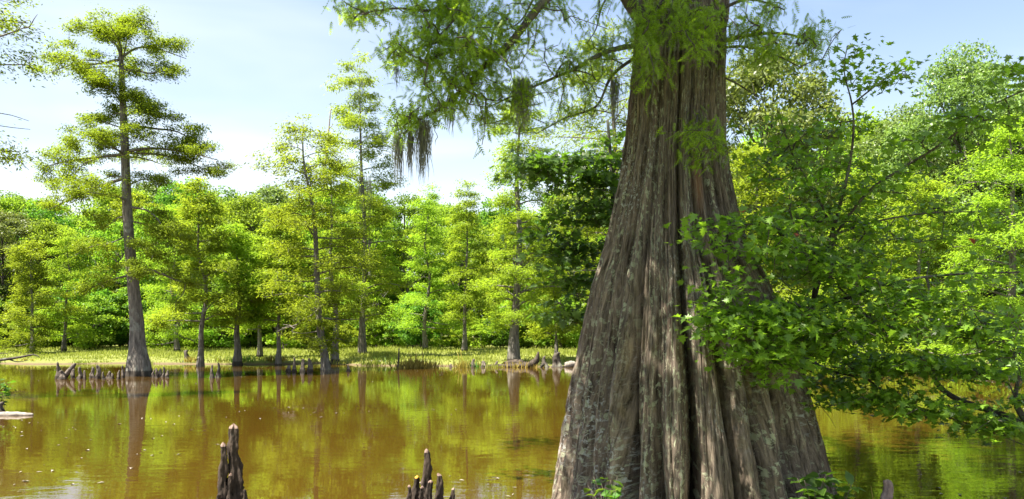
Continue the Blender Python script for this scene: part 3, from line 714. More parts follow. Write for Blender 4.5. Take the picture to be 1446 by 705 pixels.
VLAB = {
    'a': ('broadleaf_tree', 'bright green broadleaf tree in the wood behind the grass'),
    'b': ('broadleaf_tree', 'narrow bright green broadleaf tree in the wood behind the grass'),
    'c': ('broadleaf_tree', 'olive-grey rounded broadleaf tree in the wood behind the grass'),
    'd': ('broadleaf_tree', 'deep green broadleaf tree in the wood behind the grass'),
    'e': ('layered_tree', 'yellow-green layered feathery tree at the wood edge'),
    'g': ('layered_tree', 'slim yellow-green layered feathery tree at the wood edge'),
    's': ('shrub', 'rounded bright green shrub at the foot of the wood'),
    't': ('shrub', 'low yellow-green feathery shrub at the foot of the wood'),
    'u': ('shrub', 'tall deep green shrub at the foot of the wood'),
}
def plant_tree(v, x, y, scale, rot, sz=1.0, name=None, label=None, group=None):
    tm, cm = VAR[v]
    nm, lb = VLAB.get(v, ('oak_tree', ''))
    o = thing(name or nm, label or lb, 'shrub' if nm == 'shrub' else 'tree', (x, y, max(gz(x, y), -0.05) - 0.05), group or ('shrubs along the wood edge' if nm == 'shrub' else 'trees of the wood across the water'))
    o.rotation_euler = (0, 0, rot); o.scale = (scale, scale, scale * sz)
    link('trunk', tm, o); tag(link('crown', cm, o), kind='stuff')
    return o
rng = np.random.default_rng(77)
for row, (Y0, sp, hs) in enumerate(((69, 4.2, .90), (77, 4.4, 1.06), (86, 4.8, 1.18), (96, 6.0, 1.25))):
    half = 0.74 * Y0
    x = -half - 4
    while x < half + 4:
        px = CX + x / Y0 * F
        kind = rng.choice(list('abcdeg'), p=[(.16, .12, .08, .14, .28, .22), (.26, .16, .16, .24, .1, .08), (.34, .2, .2, .26, 0, 0), (.4, .2, .1, .3, 0, 0)][row])
        hh = hs * rng.uniform(.84, 1.12)
        if row == 0 and 545 < px < 700:           # the dark hollow where one looks into the wood
            x += sp; continue
        if row == 0 and px > 1000: hh *= 1.0
        plant_tree(kind, x, Y0 + rng.uniform(-2.5, 2.5), hh * rng.uniform(.94, 1.05), rng.uniform(0, 6.28), rng.uniform(.92, 1.08),
                   label=VLAB[kind][1].split(' in the')[0].split(' at the')[0] + ', ' + ('front', 'second', 'third', 'back')[row] + ' row of wood ' + near_mark(x, Y0))
        x += sp * rng.uniform(.75, 1.25)
for k in range(120):
    Y = rng.uniform(61.5, 69); x = -50 + 100 * (k + rng.uniform(.1, .9)) / 120
    v = rng.choice(list('stu'), p=(.42, .46, .12))
    plant_tree(v, x, Y, rng.uniform(.6, 1.15) * (1 if 540 < CX + x / Y * F < 690 else 1.35), rng.uniform(0, 6.28), rng.uniform(.8, 1.1), label=VLAB[v][1].replace(' at the foot of the wood', ' at the wood edge, ') + near_mark(x, Y))
for k in range(46):
    Y = rng.uniform(78, 102); x = -64 + 128 * (k + rng.uniform(.1, .9)) / 46
    plant_tree('u', x, Y, rng.uniform(1.3, 2.0), rng.uniform(0, 6.28), rng.uniform(.8, 1.1), label='deep green underwood bush between trunks inside the wood ' + near_mark(x, Y), group='underwood inside the wood')
# nearer and taller on the shore beyond the maple
plant_tree('o', (1375 - CX) / F * 50, 50, 1.03, 0.4, 1.03, 'oak_tree', 'big rounded olive-green oak towering over the maple limbs', 'oaks beyond the maple')
plant_tree('o', (1275 - CX) / F * 55, 55, .92, 2.6, 1.0, 'oak_tree', 'slightly lower olive oak beside the big rounded one', 'oaks beyond the maple')
plant_tree('o', (1460 - CX) / F * 56, 56, 1.05, 4.0, 1.0, 'oak_tree', 'tall oak at the far side of the big rounded one', 'oaks beyond the maple')
plant_tree('c', (1085 - CX) / F * 44, 44.8, 1.06, 1.0, 1.08, 'broadleaf_tree', 'tall pale green tree right behind the giant trunk', 'trees beyond the maple')
plant_tree('a', (1150 - CX) / F * 50, 50, .95, 2.0, 1.0, 'broadleaf_tree', 'bright green tree filling the gap behind the maple twigs', 'trees beyond the maple')
plant_tree('d', (1340 - CX) / F * 47, 47, .6, 3.0, 1.0, 'broadleaf_tree', 'deep green low tree under the oaks', 'trees beyond the maple')
for px, Y, v, s_, lab in ((1115, 60, 'a', 1.3, 'tall bright green tree rising behind the pale one by the giant trunk'), (1170, 62, 'd', 1.25, 'deep green tree between the giant trunk and the oaks'), (1235, 60, 'a', 1.3, 'tall bright green tree close before the lower oak'),
                          (1330, 64, 'd', 1.3, 'tall deep green tree between the two front oaks'), (1050, 58, 'b', 1.25, 'narrow green tree peeping past the giant trunk'), (1420, 66, 'a', 1.35, 'tall bright green tree behind the big rounded oak')):
    plant_tree(v, (px - CX) / F * Y, Y, s_, px * .1, 1.0, 'broadleaf_tree', lab, 'trees beyond the maple')
for k, (px, Y, v, s_) in enumerate(((1180, 47.5, 's', 1.3), (1250, 47, 'u', 1.1), (1320, 46.6, 's', 1.2), (1390, 46, 't', 1.4), (1440, 45, 'u', 1.0), (1500, 45, 's', 1.3), (1110, 47, 't', 1.5), (1560, 45, 'u', 1.2), (850, 47, 's', 1.2), (905, 46.5, 't', 1.4), (980, 46.5, 'u', 1.2))):
    plant_tree(v, (px - CX) / F * Y, Y, s_, k * 1.7, label=VLAB[v][1].replace(' at the foot of the wood', ' close to the water edge, ') + near_mark((px - CX) / F * Y, Y))

# ------------------------------------------------------------------ grass and reeds on the far bank
rng = np.random.default_rng(9)
n = 120000
x = rng.uniform(-48, 48, n); d = rng.gamma(2.0, 5.0, n) + .25; y = edge_y(x) + d
z = ground_z(x, y)
clump = vnoise(np.random.default_rng(4), x * .5 + 300, y * .5 + 300)
keep = (z > .05) & (y < 66) & (rng.random(n) < .55 + .5 * clump)
x, y, z, clump = x[keep], y[keep], z[keep], clump[keep]; n = len(x)
h = (0.11 + .13 * rng.random(n) + .14 * np.clip(clump, 0, 1)) * np.clip((z - .06) / .2, .3, 1.2)
dd = np.c_[rng.standard_normal(n) * .35, rng.standard_normal(n) * .35, np.ones(n)]
fb = MB(); leaves(fb, np.c_[x, y, z - .02], dd, sph(rng, n), h, .055, DIAMOND)
tag(link('grass', fb.mesh('grass', M['grass'])), 'sunlit short grass covering the far bank', 'grass', kind='stuff')
def reed_clump(label, px, Y, w, h, nb, seed, stems=0, mat='reed', name='reed_clump', cat='reeds', group='reeds at the mud shore'):
    rng = np.random.default_rng(seed); b = foot(px, Y); b[2] = max(b[2], -.12)
    root = thing(name, label, cat, b, group)
    p = np.c_[rng.standard_normal(nb) * w, rng.standard_normal(nb) * w * .5, np.zeros(nb)]
    fb = MB(); leaves(fb, p, np.c_[rng.standard_normal((nb, 2)) * .35, np.ones(nb)], sph(rng, nb), h * rng.uniform(.5, 1.1, nb), .05, FOLD)
    tag(link('blades', fb.mesh('blades', M[mat]), root), kind='stuff')
    for k in range(stems):
        sb = MB(); xx = rng.standard_normal() * w * .8
        tube(sb, np.array([(xx, 0, -.2), (xx + .02, 0, h * .8), (xx + rng.normal() * .06, 0, h * rng.uniform(1.1, 1.9))]), (.03, .022, .012), 5)
        link('stem', sb.mesh('stem', M['reed']), root)
reed_clump('golden reed clump with dark stems at the mud shore edge', 588, 38.4, .48, .65, 420, 51, 5)
reed_clump('short green-gold reed tuft beside the bare mud patch', 652, 38.8, .16, .55, 90, 52, 2)
rng = np.random.default_rng(15)
for k in range(34):
    px = rng.uniform(-20, 860); Y = 40.0
    for _ in range(6): Y = float(edge_y((px - CX) / F * Y)) + rng.uniform(-.2, 1.4) * .5
    tm_ = str(rng.choice(['grass', 'plant', 'grass', 'reed']))
    reed_clump({'grass': 'pale', 'plant': 'deep green', 'reed': 'golden'}[tm_] + ' ragged weed tuft at the waterline ' + near_mark((px - CX) / F * Y, Y), px, Y, rng.uniform(.18, .5), rng.uniform(.2, .5), int(rng.integers(30, 90)), 600 + k, 0, tm_, 'weed_tuft', 'weeds', 'weed tufts along the far waterline')
mb = MB(); b = foot(562, 38.2)
tube(mb, np.array([(0, 0, -.4), (0, 0, .0), (.03, 0, .5), (.05, 0, .95)]), (.07, .06, .05, .03), 6)
tag(link('dead_stake', mb.mesh('dead_stake', M['bark_dark'], True), None, (b[0], b[1], 0)), 'thin dark dead stake standing in water beside the golden reeds', 'stake')

# ------------------------------------------------------------------ knees and driftwood
def knee(label, px, base_y, hpx, wpx, seed, Y=None, mat=None, group=None, tip=None, lean=0.0, tipmat=None, lumps=5, cols=16, rows=20):
    """A cypress knee: knobby tapering post rising from the water; foot below the surface."""
    rng = np.random.default_rng(seed)
    if Y is None: Y = CAMZ * F / (base_y - HZ)
    x = (px - CX) / F * Y
    g = gz(x, Y); z0 = max(g, 0.0)
    h = hpx * Y / F; w = wpx * Y / F / 2
    zs = np.linspace(-min(0.35, 0.2 + h * .2), h, rows); u = np.clip(zs / h, 0, 1)
    prof = w * (.92 - .22 * u - .26 * u ** 2.0) * (1 + .5 * np.exp(-u * 5))
    prof = prof * np.sqrt(np.clip(1 - ((u - .95).clip(0) / .05) ** 2, 0.05, 1))
    th = np.linspace(0, 2 * np.pi, cols, endpoint=False)
    nz = vnoise(rng, np.repeat(th[None] / 6.2832 * 6, rows, 0), np.repeat((u * h / w * .45 + 7)[:, None], cols, 1), 6, 64)
    ridge = .16 * np.cos(th * rng.integers(3, 6) + rng.uniform(0, 6) + .6 * np.sin(u * 3)[:, None])
    R = prof[:, None] * (1 + ridge * (1 - .5 * u[:, None]) + .38 * nz + .26 * vnoise(rng, np.repeat(th[None] / 6.2832 * 14, rows, 0), np.repeat((u * h / w * 1.1 + 7)[:, None], cols, 1), 14, 64) + .05 * rng.standard_normal((rows, cols)))
    bx = lean * u ** 1.3 * h + w * .35 * np.sin(u * 5 + rng.uniform(0, 6)) * u; by = w * .25 * np.sin(u * 4 + rng.uniform(0, 6)) * u
    V = np.stack([bx[:, None] + R * np.cos(th), by[:, None] + R * np.sin(th), np.repeat(zs[:, None], cols, 1)], -1).reshape(-1, 3)
    i = np.arange(rows - 1)[:, None] * cols; j = np.arange(cols)[None]; k = (j + 1) % cols
    cut = int(rows * .955) if tipmat is not None else rows - 1
    fq = np.stack([i + j, i + k, i + cols + k, i + cols + j], -1)
    top = np.array((bx[-1], by[-1], h * 1.005)); a = (rows - 1) * cols
    ft = np.stack([a + np.arange(cols), a + (np.arange(cols) + 1) % cols, np.full(cols, rows * cols)], -1)
    Vt = np.vstack([V, top])
    root = thing('cypress_knee', label, 'cypress knee', (x, Y, z0), group)
    mb = MB().add(Vt, ft if tipmat is None else None, fq[:cut].reshape(-1, 4))
    link('shaft', mb.mesh('shaft', mat or M['knee_far'], True), root)
    if tipmat is not None:                     # the tip, in a colour of its own
        mb = MB().add(Vt, ft, fq[cut:].reshape(-1, 4)); link('cap', mb.mesh('cap', tipmat, True), root)
    return root
G1 = 'knees round the tall flat-topped cypress'
k = 0
for px, hh, ww, lab in (
    (82.5, 24, 5.5, 'tallest knee of the row beside the leaning driftwood stick'), (88, 13, 8, 'squat knee wedged between tallest knee and driftwood stick'), (103, 13, 5, 'small knee just past the driftwood stick'),
    (113, 17, 5.5, 'pointed knee second past the driftwood stick'), (119.5, 13, 4, 'thin knee leaning on the pointed one past the stick'), (130, 16, 6, 'stout paired knee midway along the row, slightly shorter'),
    (138.5, 20, 6.5, 'stout paired knee midway along the row, taller with two-tone bark'), (146, 11, 4, 'little knee next to the stout pair'), (154, 10, 6, 'low rounded stub knee between the stout pair and the tall trunk'), (158, 8, 4, 'tiny stub knee behind the low rounded stub'),
    (167.5, 13, 4, 'dark short knee just before the flared trunk'), (173.5, 18, 4, 'dark narrow knee touching the flared trunk'),
    (216.5, 11, 4, 'pale knee close against the lit foot of the tall cypress'), (221, 14, 4.5, 'second pale knee past the lit trunk foot'), (226.5, 12, 5, 'low pale knee amid the cluster past the trunk'), (231, 15, 5, 'tallest pale knee of the cluster past the trunk'), (236, 11, 5, 'blunt outermost pale knee of the cluster past the trunk'),
):
    k += 1
    knee(lab, px, 534 + (k % 3) * .9 - (2 if px > 200 else 0), hh, ww, 200 + k, group=G1, tipmat=M['tip'] if k in (1, 7, 14) else None)
knee('dark upright knee alone in open water, one of two by the small cypresses', 299.5, 534, 19, 4.6, 231, mat=M['bark_dark'], group='two knees in open water')
knee('dark upright knee, taller of two alone by the small cypresses', 308.5, 533, 21, 5.0, 232, mat=M['bark_dark'], group='two knees in open water')
knee('short triangular stump of knee beside the slim cypress on the bank', 264, 506, 17, 9, 233, Y=44, mat=M['bark_dark'])
G2 = 'knees beside the leaning cypress'
for px, hh, ww, lab in ((408, 9, 6, 'low blunt knee, outermost beside the leaning cypress'), (415.5, 20, 4.5, 'slender tall knee with pale tip beside the leaning cypress'), (427.5, 18, 6.5, 'middle knee with broad foot beside the leaning cypress'), (437.5, 19, 7.5, 'broad-footed knee next to the leaning cypress trunk'), (492, 9, 4.5, 'lone stub knee past the leaning cypress trunk')):
    k += 1; knee(lab, px, 524.5, hh, ww, 240 + k, group=G2)
G3 = 'knees on the mud shore'
for px, by, hh, ww, lab in ((668, 513, 12, 6, 'upright pale-capped knee on the bare mud'), (683, 513, 9, 7, 'low mossy knee on the bare mud'), (701, 513, 9, 5, 'small knee by the broad layered cypress foot'), (636.5, 513, 5, 4, 'tiny knee nub on the mud near the reeds'),
                            (769, 519, 16, 8.5, 'stout dark knee standing between the upturned root and the triangular stump knee'), (787.5, 518, 21, 13, 'triangular stump knee with dark wide foot')):
    k += 1; knee(lab, px, by, hh, ww, 260 + k, Y=39.4, group=G3, tipmat=M['tip'] if px == 668 else None, mat=M['bark_dark'] if px > 760 else None)

M['log_dark'] = bark_mat('soaked_log_bark', (0.022, 0.017, 0.013), (0.085, 0.066, 0.052), None, 0, (8, 8, 8), 0.6, 0.02)
def log(name, label, pts, rad, mat, cat='log', sides=10, seed=1, extra=None):
    rng = np.random.default_rng(seed); p = np.asarray(pts, float); o = p[0].copy(); o[2] = 0
    q = spline(np.c_[p - o, rad], 22); mb = MB(); tube(mb, q[:, :3], q[:, 3], sides, rng, .07)
    for e in (extra or []):
        e = np.asarray(e, float); tube(mb, spline(e[:, :3] - o, 8), np.linspace(e[0, 3], e[-1, 3], 8), 5, rng, .05)
    return tag(link(name, mb.mesh(name, mat, True), None, o), label, cat)
Yk = 30.2
log('driftwood_stick', 'leaning driftwood stick propped among the row of knees', [P(90, 535, Yk), P(96, 526, Yk), P(102, 519, Yk), P(106.5, 513.5, Yk)], [.10, .09, .085, .05], M['knee_far'], 'driftwood')
Yv = 25.6
log('driftwood_stick', 'pale bent stick poking out of open water in a point', [P(291, 548, Yv), P(296, 551, Yv), P(302, 554.5, Yv), P(305, 557, Yv)], [.03, .055, .06, .03], M['deadwood'], 'driftwood', extra=[[[*P(292, 556, Yv), .03], [*P(298, 556, Yv), .045], [*P(305, 555, Yv), .03]]])
Yl = 16.4
log('floating_log', 'pale floating log half sunk in open water near the weeds', [P(-60, 588, Yl), P(-10, 587, Yl), P(20, 586, Yl), P(46, 586, Yl)], [.075, .075, .07, .035], M['deadwood'])
knee('rounded knobby knee behind the pale floating log', -1, 590, 17, 17, 281, Y=16.7)
log('root_log', 'dark root log lying along the mud shore with an upturned end', [P(690, 518.5, 39.6), P(715, 517.5, 39.4), P(740, 517, 39.2), P(752, 514, 39.1), P(758, 507, 39.1), P(760.5, 497, 39.1)], [.12, .14, .15, .19, .13, .04], M['log_dark'], extra=[[[*P(712, 516, 40.5), .2], [*P(730, 512, 40.8), .16], [*P(748, 516, 39.4), .14]]])
log('shore_log', 'grey rounded log end lying beside the triangular stump knee', [P(797, 517, 39.5), P(803, 515, 39.5), P(810, 515, 39.6), P(815, 517.5, 39.7)], [.12, .17, .17, .1], M['deadwood'])
log('shore_log', 'dark sunken log touching the grey rounded log end', [P(812, 518.5, 39.3), P(820, 517.5, 39.3), P(832, 518, 39.4), P(842, 519, 39.5)], [.08, .12, .12, .06], M['log_dark'])
log('shore_log', 'dark flat snag lying on the mud beside the lone stub knee', [P(508, 514, 43), P(520, 512, 43), P(535, 511.5, 43), P(548, 513, 43)], [.06, .10, .11, .05], M['deadwood'])
log('fallen_branch', 'dark fallen branch lying low across the shallows by the weeds', [P(-40, 512, 31), P(-5, 509, 31), P(25, 505, 31), P(48, 501, 31), P(56, 505, 31)], [.07, .06, .045, .03, .012], M['bark_dark'], 'branch', extra=[[[*P(10, 507, 31), .03], [*P(25, 511, 31), .02], [*P(40, 509, 31), .008]], [[*P(-10, 509, 31), .03], [*P(-2, 500, 31), .02], [*P(12, 499, 31), .008]]])

# foreground knees
GA = 'knees in the near water'
def nknee(label, px, tip_y, w, seed, Y=7.35, **kw):
    hp = (CAMZ - 0.0) * F / Y + HZ - tip_y
    return knee(label, px, 0, hp, w, seed, Y=Y, mat=kw.pop('mat', M['knee_near']), group=kw.pop('group', GA), cols=30, rows=60, **kw)
nknee('tallest dark jagged knee of the close-set near pair', 334, 599, 22, 301, lean=-.025, tipmat=M['tip'])
nknee('shorter dark knee of the close-set near pair with pink cap', 314, 625, 16, 302, Y=7.3, lean=.0, tipmat=M['tip'])
nknee('thin knee spike fused between the close-set pair', 325, 668, 9, 303, Y=7.26, tipmat=M['tip'])
nknee('tiny dark spike knee at the foot of the tallest jagged one', 346, 691, 9, 304, Y=7.25)
nknee('tiny ragged brown knee at the foot of the pink-capped one', 308, 697, 10, 305, Y=7.2)
GB = 'cluster of near knees with a yellow-capped one'
nknee('tall spindly knobby knee in the middle of the near cluster', 603, 634, 15, 311, lean=-.02, tipmat=M['tip'], group=GB)
nknee('thick knee with bright yellow cap in the near cluster', 587, 672, 14, 312, Y=7.4, tipmat=M['mushroom'], group=GB)
nknee('short grey knee outermost beside the yellow-capped one', 577, 685, 9, 313, Y=7.3, tipmat=M['tip'], group=GB)
nknee('little knee squeezed between yellow-capped and spindly ones', 595, 686, 8, 314, Y=7.2, tipmat=M['tip'], group=GB)
nknee('knobby knee leaning against the foot of the spindly one', 607, 678, 12, 315, Y=7.2, tipmat=M['tip'], group=GB)
nknee('broad smooth tapering knee past the spindly one', 619, 668, 13, 316, Y=7.3, tipmat=M['tip'], group=GB)
nknee('small lone knee set a little apart from the near cluster', 639, 689, 9, 317, Y=7.35, tipmat=M['tip'], group=GB)
nknee('pale pinkish round-topped knee alone beyond the giant trunk', 1251, 677, 18, 321, Y=7.2, mat=M['knee_pink'])

# ------------------------------------------------------------------ the giant cypress
YT = 8.0
sil = np.array([  # photo row, left edge, right edge of the trunk
    (-250, 925, 1030), (-100, 912, 1026), (0, 905, 1026), (100, 897, 1020), (200, 888, 1020), (250, 880, 1026), (300, 870, 1036), (350, 858, 1050), (400, 843, 1075), (450, 832, 1094),
    (500, 822, 1107), (550, 812, 1121), (600, 803, 1133), (650, 796, 1144), (705, 788, 1155), (760, 776, 1168), (800, 768, 1178)], float)
zr = CAMZ - (sil[:, 0] - HZ) / F * YT
Rr = (sil[:, 2] - sil[:, 1]) / 2 / F * YT * 1.0
Cr = ((sil[:, 2] + sil[:, 1]) / 2 - CX) / F * YT
o_ = np.argsort(zr); zr, Rr, Cr = zr[o_], Rr[o_], Cr[o_]
zr = np.r_[zr, 10, 14, 18]; Rr = np.r_[Rr, .36, .24, .05]; Cr = np.r_[Cr, Cr[-1] + .05, Cr[-1] + .1, Cr[-1]]
def trunk_c(z): return np.interp(z, zr, Cr)
def trunk_r(z): return np.interp(z, zr, Rr)
rng = np.random.default_rng(1234)
zs = np.r_[np.linspace(-.6, 5.5, 400), np.linspace(5.6, 18, 40)]
th = np.r_[np.linspace(-112, 112, 520), np.linspace(112, 248, 92)[1:-1]] * np.pi / 180   # 0 = towards the camera, positive to the picture's east side
val = np.radians(np.array([-164, -147, -131, -116, -102, -88, -75, -60, -47, -35, -22, -8, 9, 20, 32, 49, 62, 76, 90, 105, 121, 137, 152, 170], float))
dep = np.array([.8, .9, .7, 1, .8, 1, .8, 1.0, 1.2, 1.0, .55, 1.35, 1.0, .75, 1.25, 1.15, .8, 1, .9, .8, 1, .9, .8, 1.0])
pro = rng.uniform(-.05, .06, len(val)); pro[[8, 11, 13]] += .03
Z, TH = np.meshgrid(zs, th, indexing='ij')
wan = .05 * vnoise(rng, TH * 3 + 40, Z * .55 + 40) + .02 * vnoise(rng, TH * 6 + 90, Z * 1.6 + 40)
A = (TH + wan + np.pi) % (2 * np.pi) - np.pi
vv = np.r_[val, val[0] + 2 * np.pi]; dd_ = np.r_[dep, dep[0]]
A2 = np.where(A < val[0], A + 2 * np.pi, A)
ii = np.clip(np.searchsorted(vv, A2.ravel(), side='right') - 1, 0, len(val) - 1).reshape(A2.shape)
t_ = (A2 - vv[ii]) / (vv[ii + 1] - vv[ii]); t_ = np.clip(t_, 0, 1)
dl = dd_[ii] * (1 - t_) + dd_[ii + 1] * t_
dl = dl * np.clip(1.1 + .6 * vnoise(rng, TH * 4.5 + 60, Z * .9 + 20), .45, 1.7)
ridge = np.sin(np.pi * t_) ** .55
amp = np.interp(Z, [-.6, 0, 1, 2, 3, 4, 6, 12], [.30, .28, .24, .18, .115, .065, .03, .02])
R0 = trunk_r(Z)
slit = np.exp(-(np.minimum(t_, 1 - t_) * (vv[ii + 1] - vv[ii]) / .042) ** 2) * np.interp(Z, [0, 2.5, 4.5, 6], [.17, .15, .08, .03])
R = R0 * (1 + .04 * np.interp(Z, [0, 3], [1, .3]) - slit * dl - amp * (1 - ridge) * dl + pro[ii] * ridge * np.interp(Z, [0, 1.5, 3.5], [1.3, .9, .15]))
# bark strips and cracks as relief
arc = TH * np.maximum(R0, .4)
strip = vnoise(rng, TH * 26 + 200 + .6 * vnoise(rng, TH * 8, Z * .8), Z * .75 + 30, 128, 64)
strip2 = vnoise(rng, TH * 70 + 400, Z * 1.7 + 10, 256, 64)
strip3 = vnoise(rng, TH * 150 + 700, Z * 8 + 10, 512, 128)
sc1 = np.interp(R0, [.3, 1.3], [.45, 1])
R = R + sc1 * (.050 * (np.minimum(np.abs(strip) * 3.2, 1) - .6) + .026 * (np.minimum(np.abs(strip2) * 2.4, 1) - .6) + .010 * strip3 + .030 * vnoise(rng, TH * 11 + 33, Z * .5 + 3, 64, 64))
X = trunk_c(Z) + R * np.sin(TH); Yy = YT - R * np.cos(TH)
nz_, nt_ = Z.shape
i, j = np.meshgrid(np.arange(nz_ - 1), np.arange(nt_), indexing='ij'); j2 = (j + 1) % nt_
fq = np.stack([i * nt_ + j, i * nt_ + j2, (i + 1) * nt_ + j2, (i + 1) * nt_ + j], -1).reshape(-1, 4)
mb = MB().add(np.stack([X, Yy, Z], -1), None, fq)
me = mb.mesh('trunk', M['bark_hero'], True)
uvl = me.uv_layers.new(name='bark')
lv = np.empty(len(me.loops), np.int32); me.loops.foreach_get('vertex_index', lv)
U = np.stack([TH * 0.75, Z], -1).reshape(-1, 2)[lv]
uvl.data.foreach_set('uv', U.astype(np.float32).ravel())
BIG = thing('giant_cypress', 'giant old cypress with broad fluted lichen-spotted trunk and overhanging limbs', 'tree', (float(trunk_c(0)), YT, 0))
def big_part(name, me, kind=None):
    o = link(name, me, BIG); o.location = (-float(trunk_c(0)), -YT, 0)
    return tag(o, kind=kind)
big_part('trunk', me)
BL = [  # limbs: photo points with depth, radius start, end
    ([(930, 60, 7.9), (897, 14, 7.8), (868, -22, 7.6), (815, -36, 7.3), (768, 2, 7.1), (724, 57, 7.0), (692, 86, 7.0), (652, 128, 7.0), (622, 153, 6.95), (600, 164, 6.9), (584, 176, 6.9), (570, 190, 6.9)], .085, .010),
    ([(915, 62, 7.8), (860, 72, 7.6), (810, 98, 7.4), (750, 124, 7.3), (688, 152, 7.2)], .032, .006),
    ([(915, 70, 7.9), (866, 105, 7.9), (842, 150, 8.0), (800, 166, 8.0), (765, 185, 8.0)], .022, .005),
    ([(815, -36, 7.3), (740, -30, 6.9), (670, -12, 6.7), (612, 14, 6.6), (560, 12, 6.5), (492, 22, 6.5)], .03, .005),
    ([(700, 78, 7.0), (660, 66, 6.8), (620, 60, 6.7), (585, 70, 6.6), (552, 82, 6.6)], .02, .005),
    ([(670, -12, 6.7), (640, 30, 6.5), (612, 60, 6.5), (596, 96, 6.5)], .016, .004),
    ([(1005, 62, 7.7), (1060, 50, 7.4), (1110, 48, 7.3), (1160, 64, 7.2)], .028, .005),
    ([(1005, 20, 7.7), (1050, 0, 7.5), (1082, 4, 7.4), (1108, 14, 7.3)], .022, .005),
    ([(1000, 70, 7.7), (1050, 66, 7.6), (1095, 78, 7.6), (1130, 95, 7.6)], .018, .005),
    ([(1012, 105, 7.8), (1040, 118, 7.7), (1062, 132, 7.6), (1078, 142, 7.6)], .014, .003),
    ([(955, -30, 7.6), (948, 0, 7.25), (962, 30, 7.1), (985, 60, 7.05)], .022, .005),
    ([(940, 0, 7.6), (915, 20, 7.3), (905, 45, 7.2), (915, 80, 7.2)], .018, .004),
    ([(985, 160, 7.5), (985, 180, 7.25), (1000, 192, 7.15), (1030, 210, 7.2)], .012, .003),
    ([(800, -30, 7.3), (760, -10, 7.6), (735, 30, 7.8), (700, 50, 7.9)], .02, .005),
    ([(868, -22, 7.6), (850, 10, 7.4), (842, 40, 7.4), (830, 60, 7.4)], .016, .004),
]
skel = []
for pts, ra, rb in BL:
    q = spline([P(*p) for p in pts], 8 * len(pts))
    rr = ra + (rb - ra) * np.linspace(0, 1, len(q)) ** .75
    mb = MB(); tube(mb, q, rr, 8, rng, .05); big_part('limb', mb.mesh('limb', M['bark_dark'], True))
    skel.append((q[2:], rr[2:]))
clumps = [  # photo centre, radii, depth, number of sprays
    (520, 18, 32, 12, 6.5, 22), (500, 22, 16, 8, 6.5, 8), (560, 12, 26, 14, 6.5, 14), (570, 82, 24, 22, 6.6, 30), (606, 30, 28, 28, 6.6, 36), (650, 22, 40, 26, 6.7, 56), (655, 66, 44, 30, 6.7, 64), (612, 100, 34, 28, 6.7, 46),
    (660, 110, 40, 28, 6.9, 48), (588, 168, 22, 14, 6.9, 22), (565, 186, 14, 10, 6.9, 12), (615, 148, 22, 16, 6.9, 20), (700, 130, 42, 26, 7.1, 40), (700, 40, 36, 34, 6.9, 44), (745, 128, 42, 24, 7.3, 34), (770, 40, 30, 30, 7.2, 14), (735, 75, 30, 20, 7.2, 16), (745, 5, 40, 14, 7.0, 22),
    (800, 90, 44, 26, 7.4, 36), (850, 30, 36, 30, 7.4, 26), (862, 80, 32, 24, 7.6, 30), (790, 165, 44, 18, 8.0, 26), (830, 130, 30, 22, 7.9, 20), (700, 180, 30, 18, 7.2, 14), (660, 160, 26, 18, 7.0, 12), (800, 15, 40, 16, 7.2, 16),
    (950, 30, 42, 26, 7.15, 62), (985, 62, 24, 20, 7.05, 30), (915, 60, 20, 34, 7.2, 34), (940, 85, 26, 18, 7.15, 16), (1000, 20, 18, 18, 7.1, 14), (905, 110, 16, 24, 7.3, 12),
    (1085, 55, 44, 20, 7.35, 46), (1130, 60, 28, 16, 7.25, 26), (1070, 10, 30, 14, 7.4, 18), (1110, 85, 34, 14, 7.6, 20), (1050, 85, 18, 16, 7.6, 10), (1100, 14, 20, 10, 7.3, 8),
    (985, 200, 28, 14, 7.15, 20), (1020, 214, 18, 12, 7.2, 12), (955, 205, 12, 12, 7.15, 6), (975, 235, 14, 10, 7.15, 4),
]
T = []
for cx, cy, rx, ry, Y, n in clumps:
    u = rng.standard_normal((int(n * (.62 if 730 > cx or cx > 890 else .45)), 2)) * .62
    for a, b in u: T.append(P(cx + a * rx, cy + b * ry, Y + rng.standard_normal() * .32))
T = np.array(T)
p0, p1, a0, a1, dr = grow(rng, skel, T, tip=.0032, expo=.5, bend=.12)
mb = MB(); frustums(mb, p0, p1, a0, a1, 4)
big_part('twigs', mb.mesh('twigs', M['bark_dark'], True), 'stuff')
# each spray: a drooping twig set with feathery fronds
per = 13
n = len(T) * per
u = rng.random(n)
o = np.repeat(dr, per, 0); o[:, 2] -= .2; o = unit(o)
tw = np.repeat(T, per, 0) - o * (u * .30)[:, None] + rng.standard_normal((n, 3)) * .045
side = unit(np.cross(o, (0, 0, 1.0)))
d = o * .6 + side * (rng.choice((-1, 1), n) * rng.uniform(.2, .8, n))[:, None] + rng.standard_normal((n, 3)) * .30; d[:, 2] -= .38
nn = np.array((0, 0, 1.0)) + rng.standard_normal((n, 3)) * .6
FL = rng.uniform(.06, .125, n); FW = FL * .48
tw_ok = tw
